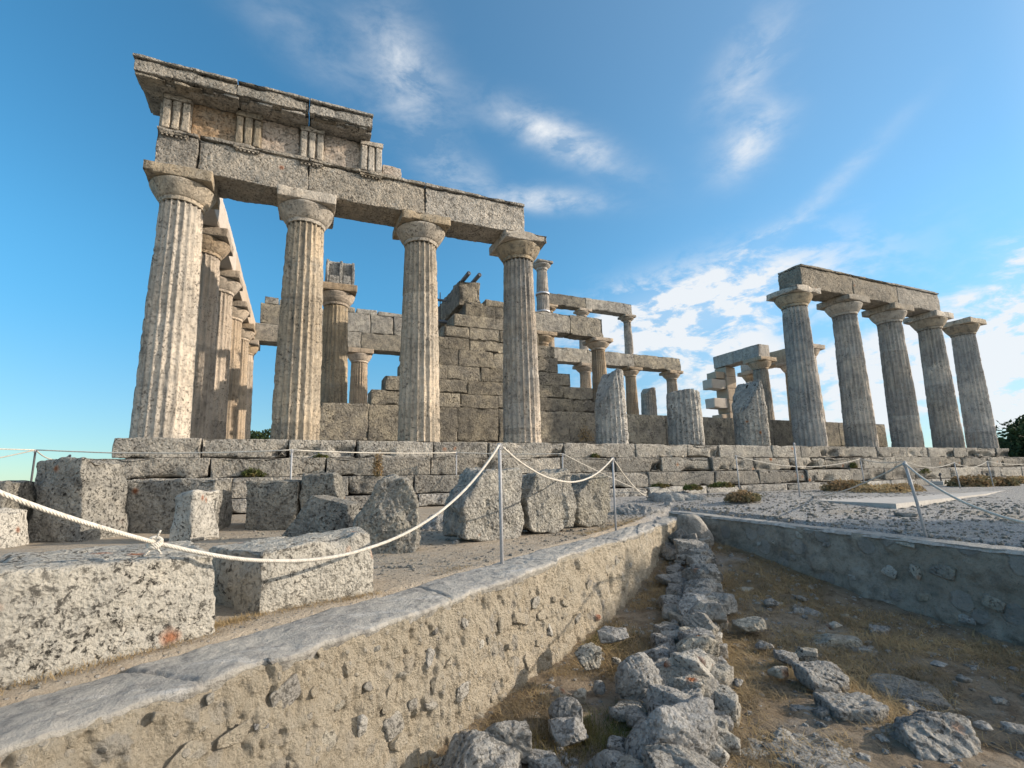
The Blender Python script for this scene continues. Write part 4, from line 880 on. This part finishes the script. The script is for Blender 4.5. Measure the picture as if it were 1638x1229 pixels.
rock('dark pitted rock in the shade between the mottled upright block and the big rough one', 706, 830, 74, 52, -1.47, 'rock', gb, amp=.08)
rock('long pitted bedrock hump right of the second rope post', 1020, 812, 90, 40, -1.46, 'rock', gb, n=30, amp=.08)
rock('rounded rock between the bedrock hump and the wall corner', 1070, 808, 34, 34, -1.46, 'rock', gb, amp=.06)
rock('low flat bedrock shelf behind the bedrock hump where the slack rope lies', 1090, 799, 110, 18, -1.36, 'rock', gb, n=26, amp=.08)
rock('large smooth boulder wedged in the corner between the two retaining walls', 1112, 838, 50, 62, -1.62, 'rubble', gb, n=24, amp=.03)
rock('small white stone on the path in front of the dark pitted rock', 729, 866, 15, 12, -1.46, 'block', None, n=10, amp=.02)
rock('rough rock poking out under the corner of the concrete slab', 1452, 822, 30, 10, -1.40, 'rubble', None, n=12)

ruin = thing('rubble_wall', 'crumbled dry rubble wall of rounded grey boulders along the sunken strip', 'rubble wall', (5.2, -7.8, -2.1))
path = np.array([(7.45, -5.35), (6.9, -6.05), (6.2, -6.85), (5.35, -7.62), (4.75, -8.2), (4.25, -8.65), (3.85, -9.05), (3.5, -9.45)]); seg = np.r_[0, np.cumsum(np.linalg.norm(np.diff(path, axis=0), axis=1))]
rs = np.random.RandomState(15)
nparts = 0
def stone_part(x, y, z, a_, b_, c_, sd_, n=18, amp=.05, mat='rock'):
    V, F = polyrock((a_, b_, c_), n=int(n*1.3), seed=sd_, amp=amp, nplane=10, k=26, oct=5, strata=.08); V = rotz(V, rs.uniform(0, 6))+np.array([x-5.2, y+7.8, z+2.1]); global nparts; nparts += 1
    if nparts > 100: fill.add(V, F)
    else: MB().add(V, F).build('stone', M[mat], ruin)
dL = 0.0; L = seg[-1]; nst = 0; fill = MB()
while dL < L:
    x, y = np.interp(L-dL, seg, path[:, 0]), np.interp(L-dL, seg, path[:, 1]); big = rs.choice([.07, .095, .12, .155])*rs.uniform(.85, 1.15); mt = ['rock', 'rock', 'block', 'rubble'][rs.randint(4)]
    zf = float(tz(x, y)); stone_part(x+rs.uniform(-.05, .05), y+rs.uniform(-.05, .05), zf+rs.uniform(.04, .10), big*rs.uniform(1.0, 1.5), big*rs.uniform(.75, 1.1), big*rs.uniform(.6, .9), rs.randint(9999), 22, .06, mt)
    for k in range(1 + (rs.rand() < .45)):                               # the outer face, stones fitted below
        o = rs.uniform(.08, .17); xq, yq = x+.64*o+rs.uniform(-.06, .06), y-.72*o+rs.uniform(-.06, .06); b_ = big*rs.uniform(.45, .8); stone_part(xq, yq, float(tz(xq, yq))+rs.uniform(.0, .06), b_*1.2, b_, b_*.9, rs.randint(9999), 14, .05, ['rock', 'rubble', 'block'][rs.randint(3)]); nst += 1
    o = rs.uniform(.12, .3); xq, yq = x-.62*o, y+.72*o; stone_part(xq, yq, float(tz(xq, yq))+.04, big*rs.uniform(.6, 1.2), big*.8, big*rs.uniform(.35, .6), rs.randint(9999), 16, .05, ['rock', 'rubble'][rs.randint(2)]); nst += 2
    dL += big*rs.uniform(.85, 1.25)

fo = fill.build('small_stones', M['rock'], ruin); fo['kind'] = 'stuff'

gr = 'rocks in the sunken strip'
RK = [('large rounded boulder with pale lit face at the bend of the rubble wall', 1022, 1064, 96, 78, -2.06, 30, 'rock'),
      ('grey rock with brown patch below the wall, left of the big rounded boulder', 905, 1131, 66, 44, -2.12, 22, 'rock'), ('broken pale rock right under the brown patched rock', 912, 1162, 60, 40, -2.15, 20, 'rock'),
      ('craggy rock at the foot of the sunlit wall, upper of the bottom pair', 812, 1165, 66, 58, -2.1, 26, 'rock'), ('broad craggy rock at the bottom edge against the sunlit wall', 772, 1200, 118, 70, -2.15, 34, 'rock'),
      ('pale wedge of rock at the very bottom left of the craggy pair', 728, 1222, 74, 40, -2.2, 20, 'block'), ('round white stone in the dark soil beside the sunlit wall', 938, 1042, 38, 30, -2.0, 18, 'block'),
      ('flat grey slab lying above the round white stone', 978, 1010, 56, 22, -1.97, 18, 'rock'), ('grey rock at the bottom edge left of the rubble wall end', 876, 1222, 60, 34, -2.2, 18, 'rock'),
      ('tall slanting slab in the lit grass, uppermost of the cluster right of the middle', 1322, 1086, 62, 46, -2.2, 24, 'rock'), ('slanting pale slab with ridged side in the middle of the rock cluster', 1366, 1138, 72, 44, -2.24, 24, 'rock'),
      ('narrow upright rock squeezed left of the ridged slab', 1322, 1140, 34, 40, -2.24, 18, 'rock'), ('small blocky rock pair at the left of the cluster', 1284, 1136, 40, 22, -2.24, 16, 'rock'),
      ('shield shaped pale rock in the lower middle of the dry grass', 1250, 1186, 46, 32, -2.26, 18, 'block'), ('dark squat rock beside the shield shaped pale rock', 1210, 1194, 36, 24, -2.26, 14, 'rock'),
      ('broad ribbed bedrock slab along the bottom edge right of the middle', 1335, 1216, 130, 40, -2.28, 32, 'rock'), ('sharp peaked grey rock at the lower right', 1496, 1188, 92, 76, -2.28, 30, 'rock'),
      ('grey rock left of the sharp peaked rock', 1438, 1184, 54, 38, -2.28, 20, 'rock'), ('wide smooth shaded rock lying above the sharp peaked rock', 1446, 1106, 86, 30, -2.26, 22, 'rubble'), ('small angular rock under the wide smooth shaded rock', 1462, 1138, 36, 26, -2.26, 14, 'rock'),
      ('dark flat stone with rusty top in the lower left grass', 1142, 1154, 56, 26, -2.2, 16, 'rock'), ('flat white pitted rock beside the rubble wall in the shade line', 1198, 994, 44, 18, -2.08, 16, 'block'),
      ('broad flat pale outcrop in the centre of the shaded floor', 1332, 1024, 62, 24, -2.2, 20, 'block'), ('low knobbly outcrop right of the broad pale one', 1375, 1036, 40, 12, -2.2, 14, 'rock'), ('ridged little outcrop near the foot of the shaded wall', 1405, 1008, 36, 24, -2.2, 16, 'rock'),
      ('white split stone in the shaded floor below the two pale wall stones', 1352, 984, 42, 16, -2.18, 14, 'block'), ('grey low outcrop left of the white split stone', 1296, 978, 44, 16, -2.15, 14, 'rock'), ('pale stone at the bottom left of the broad ribbed slab', 1218, 1218, 50, 30, -2.28, 16, 'block'),
      ('rock half hidden in grass between ribbed slab and peaked rock', 1388, 1180, 44, 26, -2.27, 14, 'rock'), ('small pale boulder leaning at the top of the rock cluster', 1290, 1046, 30, 22, -2.16, 14, 'block'), ('squat stone left of the small pale boulder', 1257, 1048, 32, 18, -2.14, 12, 'rock')]
for (l, px, py, w_, h_, z_, n_, m_) in RK: rock(l, px, py, w_, h_, z_, m_, gr, n=int(n_*1.3), amp=.07, k=10 if 'rounded' in l else 30, nplane=22 if 'rounded' in l else 9, dep=.7 if 'rounded' in l else .8)
gs = 'small stones in the sunken strip'
for (px, py, w_, h_) in [(1191, 941, 30, 12), (1234, 961, 24, 10), (1253, 928, 30, 9), (1222, 1029, 26, 12), (1335, 998, 18, 10), (1177, 916, 16, 10), (1245, 1072, 30, 14), (929, 1109, 24, 20), (895, 1103, 20, 18), (960, 1094, 22, 16), (1215, 928, 20, 8), (1280, 955, 18, 7), (1170, 960, 14, 8), (1310, 1060, 16, 9),
                         (1500, 1060, 20, 8), (1540, 1085, 16, 7), (1600, 1120, 18, 8), (1570, 1160, 20, 10), (1620, 1160, 22, 9), (985, 1055, 18, 12), (955, 985, 20, 10), (1180, 1090, 18, 10), (1150, 1110, 20, 10)]:
    rock('small pale stone half sunk in the soil of the sunken strip', px, py, w_, h_, -2.15 if py > 1000 else -2.05, 'block' if (px % 2) else 'rock', gs, n=9, cat='stone', name='small_stone')

# loose pebbles and gravel, far too many to count
def pebbles(name, label, pts, sizes, mat, n=4):
    mb = MB(); Dv, F = cubesphere(n); r_ = np.random.RandomState(len(pts))
    for (x, y, z), s_ in zip(pts, sizes):
        V = Dv*np.array([s_*r_.uniform(.7, 1.3), s_*r_.uniform(.6, 1.1), s_*r_.uniform(.4, .8)]); V = V*(1+.25*r_.uniform(-1, 1, (len(V), 1))); mb.add(rotz(V, r_.uniform(0, 6))+np.array([x, y, z]), F)
    return tag(mb.build(name, mat, smooth=False), label, 'pebbles', None, 'stuff')
r_ = np.random.RandomState(4)
def scatter(n, x0, x1, y0, y1, ok, zf, lo, hi):
    P_ = np.stack([r_.uniform(x0, x1, n), r_.uniform(y0, y1, n)], 1); P_ = P_[ok(P_[:, 0], P_[:, 1])]
    z_ = zf(P_[:, 0], P_[:, 1]); s_ = lo*(hi/lo)**(r_.uniform(0, 1, len(P_))**2.2); return np.c_[P_, z_], s_
a1, b1 = scatter(11000, 1, 8, -9, -2.6, lambda x, y: sdL(x, y) < -.46, gz, .004, .024)
a2, b2 = scatter(7000, 8.3, 15, -10, -2, lambda x, y: (x > 8.3), gz, .006, .032)
pebbles('pebbles', 'loose pebbles and gravel on the upper ground', np.r_[a1, a2], np.r_[b1, b2], M['rubble'])
a3, b3 = scatter(4200, 2.5, 7.85, -10, -4.6, lambda x, y: (sdL(x, y) > .02), ztrench, .006, .035)
pebbles('stone_chips', 'grey stone chips strewn over the floor of the sunken strip', a3, b3, M['rock'])

# ------------------------------------------------------------------ rope barrier
def gpt(px, py):
    z_ = -1.35
    for _ in range(12): p = at(px, py, z_); z_ = float(gz(p[0], p[1]))
    return p
tops = {}
def post(key, label, base, toppx, pm='steel'):
    dv = raydir(*toppx); k = (base[1]-CAM[1])/dv[1]; t_ = CAM+dv*k
    root = thing('rope_post', label, 'post', tuple(base), 0, 'posts of the rope barrier'); v = t_-base
    mb = MB(); add_tube(mb, [(0, 0, -.15), v*.5, v], .0135, 10); mb.build('pole', M[pm], root)
    mb = MB(); a_ = np.linspace(0, 2*pi, 14); add_tube(mb, np.stack([.024*np.cos(a_), 0*a_, -.02+.024*np.sin(a_)], 1)+v+np.array([0, -.012, 0]), .0035, 5); mb.build('eyelet', M['steel'], root)
    V, F = lathe([(.004, .010), (.016, .007), (.0175, -.028), (.0137, -.032)], 12); MB().add(V+v, F).build('cap', M['steel'], root)
    tops[key] = t_; return t_
post('P1', 'nearest slim rope post standing at the edge of the sunlit wall', gpt(803, 903), (799, 711))
post('P2', 'second slim rope post on the wall edge, by the narrow upright block', gpt(985, 848), (980, 733))
post('P3', 'rope post by the yellow tuft at the top of the wall corner', at(1184, 791, -1.28), (1177, 729))
post('PT', 'tallest rope post, rising above the stylobate left of the right colonnade', at(1279, 791, -1.22), (1270, 709))
post('P4', 'rope post before the reddish bush, first left of the close group of four', at(1384, 781, -1.25), (1376, 734))
post('P5', 'rope post just left of the leaning near post on the right', at(1456, 784, -1.27), (1447, 738))
post('P6', 'second rope post from the right end of the back line', at(1537, 782, -1.29), (1526, 740))
post('P7', 'last rope post at the right, by the pale light base', at(1590, 780, -1.3), (1579, 738))
post('PR', 'leaning rope post standing in the gravel above the shaded wall', gpt(1485, 862), (1447, 741))
post('L1', 'rope post showing above the grey block below the second column', np.array([2.32, -2.75, -1.36]), (467, 720))
post('L2', 'rope post beside the white light base under the third column', at(730, 808, -1.33), (730, 724))
post('L3', 'rope post half hidden behind the row of rough upright blocks', at(900, 806, -1.33), (900, 726))
post('LL', 'rope post darkened to look backlit against the sky at the far left', np.array([-1.33, -1.2, -1.42]), (57, 720), 'lamp')  # dark metal on both far left posts stands in for their backlit look
post('LM', 'second rope post darkened to look backlit against the sky, mostly behind the tall dark block', np.array([-1.75, 1.0, -1.45]), (112, 728), 'lamp')
def cat(a_, b_, sag, n=22):
    t_ = np.linspace(0, 1, n)[:, None]; p = np.array(a_)*(1-t_)+np.array(b_)*t_; p[:, 2] -= 4*sag*(t_*(1-t_))[:, 0]; return p
def rope(label, pts, r=.0092):
    pts = np.asarray(pts, float).copy(); pts[1:-1] += .004*np.stack([fbm(pts[1:-1], 3.1, 2, 901), fbm(pts[1:-1], 3.1, 2, 902), fbm(pts[1:-1], 3.1, 2, 903)], 1)
    mb = MB(); add_tube(mb, pts, r, 8); o = mb.build('rope', M['rope']); return tag(o, label, 'rope', 'ropes of the barrier')
knot = np.array([1.87, -8.36, -1.035])
rope('thick near rope coming in from the left edge to the knot on the big block', cat((1.2, -9.3, -.50), knot, .035))
rp = cat(knot, tops['P1'], .36, 40); tt = np.linspace(0, 1, 40); rp[:, 0] += .036*4*tt*(1-tt); rp[:, 1] -= .114*4*tt*(1-tt)
rope('white rope sagging from the knotted block up to the nearest post', rp)
kn = thing('rope_knot', 'frayed knot of white rope on top of the big lichen stained block', 'knot', tuple(knot)); mb = MB()
a = np.linspace(0, 4*pi, 40); add_tube(mb, np.stack([.022*np.cos(a), .012*np.sin(a*1.0), -.012+.002*a+.016*np.sin(a)], 1), .008, 8); mb.build('loop', M['rope'], kn)
for dx, dz in ((.02, .05), (-.03, -.05), (.03, -.045)):
    mb = MB(); add_tube(mb, [(0, 0, 0), (dx*.5, -.01, dz*.6), (dx, -.02, dz)], .004, 6); mb.build('frayed_end', M['rope'], kn)
g0 = at(1046, 794, -1.30); g1 = at(1155, 778, -1.22); g2_ = at(1300, 794, -1.27); g3_ = at(1230, 795, -1.30)
rope('rope hanging in a deep curve between the nearest and second posts', cat(tops['P1'], tops['P2'], .30, 30))
rope('rope dropping slack from the second post to the bedrock', cat(tops['P2'], g0, .17))
rope('rope lying loose over the bedrock towards the corner post', cat(g0, g1, .03))
rope('rope rising steeply from the ground to the post by the yellow tuft', cat(g1, tops['P3'], .02, 10))
rope('rope swinging from the yellow tuft post to the post before the reddish bush', cat(tops['P3'], tops['P4'], .24, 30))
rope('short rope between the two left posts of the close group', cat(tops['P4'], tops['P5'], .07))
rope('rope to the second post from the right end', cat(tops['P5'], tops['P6'], .14)); rope('rope between the last two posts on the right', cat(tops['P6'], tops['P7'], .14))
rope('rope leaving the last right post towards the right edge', cat(tops['P7'], tops['P7']+np.array([4.2, .3, .05]), .12))
rope('rope slanting down left from the leaning post to the gravel', np.r_[cat(tops['PR'], g2_, .08), cat(g2_, g3_, .0, 6)[1:], cat(g3_, g1, .02, 8)[1:]])
rope('rope slanting down right from the leaning post to the right edge', cat(tops['PR'], at(1720, 850, -1.1), .12))
rope('rope along the steps between the first two back posts', cat(tops['L1'], tops['L2'], .03)); rope('rope along the steps to the post behind the rough blocks', cat(tops['L2'], tops['L3'], .02))
rope('rope running down from the half hidden post to the bedrock', cat(tops['L3'], g0, .03)); rope('long rope across the corner of the steps from the dark left post', cat(tops['LL'], tops['L1'], .05))
rope('dark rope dropping left from the far left post', cat(tops['LL'], tops['LL']+np.array([-1.6, -.6, -.42]), .05)); rope('dark rope reaching the left edge at the top of the far left post', cat(tops['LL'], tops['LL']+np.array([-2.5, -1.9, -.03]), .0))
rope('thin rope between the two dark posts at the far left', cat(tops['LL'], tops['LM'], .12), .009)

# ------------------------------------------------------------------ concrete slab, light bases
def prism(mb, poly, z0, z1):
    n = len(poly); V = [(x, y, z0) for x, y in poly]+[(x, y, z1) for x, y in poly]; base = mb.n
    mb.add(V, np.array([[i, (i+1) % n, n+(i+1) % n, n+i] for i in range(n)])); mb.F.append(base+np.array([list(range(n, 2*n))])); return mb
zs = -1.295
pA, pB, pC, pD = at(1243, 798, zs), at(1433, 806, zs), at(1578, 790, zs), at(1650, 777, zs)
t = thing('concrete_slab', 'pale concrete slab lying on the gravel at the right', 'slab', (0, 0, 0)); mb = MB()
q = [pA, pB, pC, pD, pD+np.array([0, 2.2, 0]), np.array([pC[0]-1.0, pC[1]+2.6, 0]), np.array([pA[0]+2.0, pA[1]+1.0, 0])]
prism(mb, [(p[0], p[1]) for p in q], -1.45, zs); mb.build('slab_body', M['concrete'], t, smooth=False)
def light(label, px, py, w=.46, d_=.24, h=.16, ang=0, lamp=True, z_=-1.3):
    p = at(px, py, z_); root = thing('ground_light', label, 'light', tuple(p), ang, 'light bases along the steps')
    mb = MB(); bx(mb, -w/2, w/2, -d_/2, d_/2, -.02, h, vox=.08, c=.008, amp=.002, freq=6); mb.build('concrete_base', M['white_concrete'], root)
    mb = MB(); add_tube(mb, [(0, .02, h), (0, .02, h+.1), (0, .02, h+.17)], .022, 8); mb.build('stem', M['lamp'], root)
    V, F = lathe([(.0, .045), (.03, .045), (.034, 0), (.03, -.05), (.0, -.05)], 12); V = roteul(V, .4, 0, 0)+np.array([0, .02, h+.2]); MB().add(V, F).build('lamp_head', M['lamp'], root)
    return root
light('white light base with short dark lamp beside the mottled upright block', 702, 806)
l2 = light('white light base with a looping cable by the yellow tuft post', 1209, 787, .62, .34, .17, .3)
mb = MB(); a = np.linspace(0, pi, 14); add_tube(mb, np.stack([-.20+.2*np.cos(a), 0*a+.02, .12+.28*np.sin(a)], 1), .01, 6); mb.build('cable', M['lamp'], l2)
light('grey light base beside the reddish bush right of the tallest post', 1318, 782, .7, .3, .14, .1); light('light base in the grass left of the second post from the right', 1508, 778, .8, .34, .16, .1); light('light base near the last rope post at the right', 1583, 774, .9, .34, .12, .1)

# ------------------------------------------------------------------ plants
def blades(mb, P_, h, wd, bend, r_, seg=3):
    n = len(P_); az = r_.uniform(0, 2*pi, n); L_ = h*r_.uniform(.5, 1.3, n); dx, dy = np.cos(az), np.sin(az); b = bend*r_.uniform(.3, 1.6, n); Vs = []
    for k in range(seg+1):
        t_ = k/seg; w_ = wd*(1-t_*.9); cx_ = P_[:, 0]+dx*L_*b*t_**1.7; cy_ = P_[:, 1]+dy*L_*b*t_**1.7; cz_ = P_[:, 2]+L_*(t_-.35*b*t_**2)
        Vs += [np.stack([cx_-dy*w_, cy_+dx*w_, cz_], 1), np.stack([cx_+dy*w_, cy_-dx*w_, cz_], 1)]
    V = np.stack(Vs, 1).reshape(-1, 3); o = (np.arange(n)*2*(seg+1))[:, None]
    F = np.concatenate([o+np.array([[2*k, 2*k+1, 2*k+3, 2*k+2]]) for k in range(seg)], 0); mb.add(V, F)
r_ = np.random.RandomState(8)
n = 110000; x = r_.uniform(2.4, 7.85, n); y = r_.uniform(-10.2, -4.7, n); Q = np.stack([x, y, 0*x], 1)
m = fbm(Q, 1.5, 4, 401)+.25*fbm(Q, 7, 3, 402)+.35*np.exp(-(sdL(x, y)/.3)**2)+.1*sstep(6.5, 5, x); ok = (sdL(x, y) > .05) & (m > -.05+.25*r_.rand(n))
x, y = x[ok], y[ok]; mb = MB(); z_ = ztrench(x, y); blades(mb, np.c_[x, y, z_-.005], .075, .0024, 1.9, r_)
n = 9000; x = r_.uniform(2.4, 7.6, n); y = r_.uniform(-10.2, -5.2, n); ok = (sdL(x, y) > .05) & (fbm(np.stack([x, y, 0*x], 1), 1.5, 4, 401) > .0+.2*r_.rand(n)); x, y = x[ok], y[ok]
blades(mb, np.c_[x, y, ztrench(x, y)], .17, .0022, 2.4, r_, 4)
tag(mb.build('dry_grass', M['dry']), 'straw coloured dry grass in the sunken strip', 'grass', None, 'stuff')
n = 9000; s_ = r_.uniform(-1, 7.3, n); t_ = -.46-.10*np.abs(r_.normal(size=n)); m = fbm(np.stack([s_, 0*s_, 0*s_], 1), 1.6, 3, 411) > .0+.2*r_.rand(n); s_, t_ = s_[m], t_[m]
p = lwp(s_, t_, 0*s_); mb = MB(); blades(mb, np.c_[p[:, 0], p[:, 1], gz(p[:, 0], p[:, 1])], .022, .0013, 1.4, r_)
for (x0, y0, x1, y1, k_) in ((.8, -9.05, 2.1, -8.2, 900), (2.0, -8.05, 2.9, -7.72, 700), (2.02, -8.15, 2.25, -7.95, 500)):
    u = r_.rand(k_); px_, py_ = x0+(x1-x0)*u+.02*r_.normal(size=k_), y0+(y1-y0)*u-.04*np.abs(r_.normal(size=k_)); blades(mb, np.c_[px_, py_, gz(px_, py_)], .035, .0013, 1.2, r_)
tag(mb.build('dry_grass', M['dry']), 'thin dry grass along the edge of the upper path', 'grass', None, 'stuff')
n = 5000; c_ = np.array([at(960, 990, -2.0)[:2], at(905, 1190, -2.2)[:2], at(975, 1165, -2.15)[:2], at(1010, 905, -1.9)[:2]]); k_ = r_.randint(0, 4, n); x = c_[k_, 0]+.16*r_.normal(size=n); y = c_[k_, 1]+.12*r_.normal(size=n); ok = sdL(x, y) > .03; x, y = x[ok], y[ok]
mb = MB(); blades(mb, np.c_[x, y, ztrench(x, y)], .05, .0018, .9, r_); tag(mb.build('green_herbs', M['green']), 'low green herbs at the foot of the sunlit wall', 'herbs', None, 'stuff')

def bush(label, x, y, z_, rx, ry, h, mat, n=900, leaf=.02, name='bush', cat='bush', group='bushes along the steps', mat2=None):
    root = thing(name, label, cat, (x, y, z_), 0, group); q = r_.normal(size=(n, 3)); q /= np.linalg.norm(q, axis=1, keepdims=True); rad = r_.uniform(.35, 1, n)**.6
    lump = 1+.35*fbm(q*1.0+x, 2.0, 3, int(abs(x*100)) % 997); P_ = q*rad[:, None]*lump[:, None]*np.array([rx, ry, h]); P_[:, 2] = np.abs(P_[:, 2])
    mb = MB(); leaves(mb, P_, leaf, r_, 2.2); mb.build('foliage', M[mat], root)
    mb = MB()
    for k in range(9):
        a_ = r_.uniform(0, 6.28); add_tube(mb, [(0, 0, -.02), (.3*rx*cos(a_), .3*ry*sin(a_), .4*h), (.75*rx*cos(a_), .75*ry*sin(a_), .8*h)], .006*max(1, h*2), 5)
    mb.build('stems', M['bark'], root); return root
def leaves(mb, P_, s_, r_, asp=1.6):
    n = len(P_); a_ = r_.normal(size=(n, 3)); a_ /= np.linalg.norm(a_, axis=1, keepdims=True); b = np.cross(a_, r_.normal(size=(n, 3))); b /= np.linalg.norm(b, axis=1, keepdims=True)
    sz = (s_*r_.uniform(.6, 1.4, n))[:, None]; a_ = a_*sz*asp; b = b*sz
    V = np.stack([P_-a_, P_+b*.8, P_+a_, P_-b*.8], 1).reshape(-1, 3); mb.add(V, np.arange(4*n).reshape(n, 4))
def bpx(label, px, py, w_, h_, mat, z_=-1.27, **k):
    p = at(px, py, z_); dist = np.linalg.norm(p-CAM); rx = w_/FPX*dist*.5; bush(label, p[0], p[1], z_, rx, rx*.7, h_/FPX*dist*.62, mat, leaf=.0019*dist*.8, **k)
bpx('yellow green tuft at the foot of the post above the wall corner', 1190, 801, 58, 22, 'shrub', n=1500)
bpx('straw coloured tuft between the cable light and the tallest post', 1258, 781, 44, 16, 'dry')
bpx('big reddish bush below the first columns of the right colonnade', 1355, 785, 70, 22, 'shrub', n=1600)
bpx('wide low straw tuft right of the reddish bush', 1418, 787, 90, 15, 'dry', n=1200); bpx('pale grass tuft left of the leaning post', 1450, 784, 40, 12, 'dry')
bpx('reddish brown bush between the last two rope posts', 1553, 778, 58, 20, 'shrub', n=1200); bpx('small dry bush right of the last rope post', 1604, 777, 34, 14, 'shrub')
bpx('straw tuft at the foot of the last columns', 1632, 774, 30, 12, 'dry')
gp = 'weeds growing from the steps'
bpx('green weed at the foot of the steps, middle of the three', 1108, 783, 34, 11, 'green', z_=-1.1, name='weed', cat='weed', group=gp, n=500); bpx('green weed at the foot of the steps, left of the three', 1054, 780, 34, 10, 'green', z_=-1.1, name='weed', cat='weed', group=gp, n=500)
bpx('green weed at the foot of the steps, right of the three', 1155, 779, 40, 10, 'green', z_=-1.1, name='weed', cat='weed', group=gp, n=500)
def weed_at(label, px, py, yplane, w_, h_, mat):
    dv = raydir(px, py); p = CAM+dv*((yplane-CAM[1])/dv[1]); dist = np.linalg.norm(p-CAM); bush(label, p[0], p[1], p[2], w_/FPX*dist*.5, .08, h_/FPX*dist, mat, n=320, leaf=.014, name='weed', cat='weed', group=gp)
weed_at('dark green weed in a hole of the middle step under the second column', 404, 762, -.90, 30, 11, 'green'); weed_at('small green weed on the middle step right of the back post', 514, 735, -.6, 22, 8, 'green')
weed_at('trailing yellow weed hanging on the steps above the pointed stone', 604, 762, -1.22, 18, 40, 'shrub'); weed_at('tiny green weed under the stylobate right of the fourth column', 952, 732, -.6, 14, 6, 'green')
weed_at('tiny green weed on the middle step below the right colonnade', 1366, 748, -.95, 14, 7, 'green'); weed_at('small weed on the bottom step by the last columns', 1478, 757, -1.2, 24, 6, 'green')
weed_at('thin dry weed stalks growing against the low cella wall', 938, 706, 2.2, 30, 24, 'dry')

def tree(label, x, y, z0, h, rx, n=5200, leaf=.10):
    root = thing('tree', label, 'tree', (x, y, z0), 0, 'trees beyond the ruin'); mb = MB(); zc_ = h*.58
    V, F = lathe([(.03*h, 0), (.022*h, .2*h), (.014*h, .5*h), (.004*h, .8*h)], 10); mb.add(V, F)
    tips = []
    for k in range(14):
        a_ = r_.uniform(0, 6.28); e = r_.uniform(.3, .95); q = np.array([cos(a_)*rx*e*.8, sin(a_)*rx*e*.8, h*r_.uniform(.35, .9)]); tips.append(q); add_tube(mb, [(0, 0, h*.25), q*.5+np.array([0, 0, h*.12]), q], .006*h, 5)
    mb.build('trunk', M['bark'], root); P_ = []
    for q in tips+[np.array([0, 0, h*.85]), np.array([rx*.2, 0, h*.6]), np.array([-rx*.3, 0, h*.6])]:
        m_ = n//17; c_ = r_.normal(size=(m_, 3)); c_ /= np.linalg.norm(c_, axis=1, keepdims=True); rr_ = rx*r_.uniform(.28, .5); P_.append(q+c_*rr_*(r_.uniform(.2, 1, (m_, 1))**.5)*(1+.4*fbm(c_+q, 2, 3, 7)[:, None])*np.array([1, 1, .75]))
    mb = MB(); leaves(mb, np.concatenate(P_), leaf, r_, 1.5); mb.build('crown', M['leaf'], root); return root
def tpx(label, px, py, dist, h, rx, **k):
    dv = raydir(px, py); dv = dv/np.linalg.norm(dv[:2]); p = CAM+dv*dist; tree(label, p[0], p[1], p[2]-h, h, rx, **k)
tpx('dark round tree at the right edge beyond the last column', 1640, 672, 46, 6.0, 2.6); tpx('lower dark tree just outside the right end of the steps', 1690, 655, 50, 7.0, 3.6); tpx('dark tree crown peeping over the right end of the stylobate', 1614, 694, 52, 5.0, 1.7)
tree('broad tree standing outside the right edge whose crown shades the gravel', 24.2, -12.7, -2.2, 7.2, 2.1, n=5200, leaf=.12)
tpx('small dark tree top seen between the first two columns', 412, 683, 58, 7.0, 2.4); tpx('low tree crown left of the small dark tree top', 392, 693, 64, 6.0, 2.0)
#@@NEXT
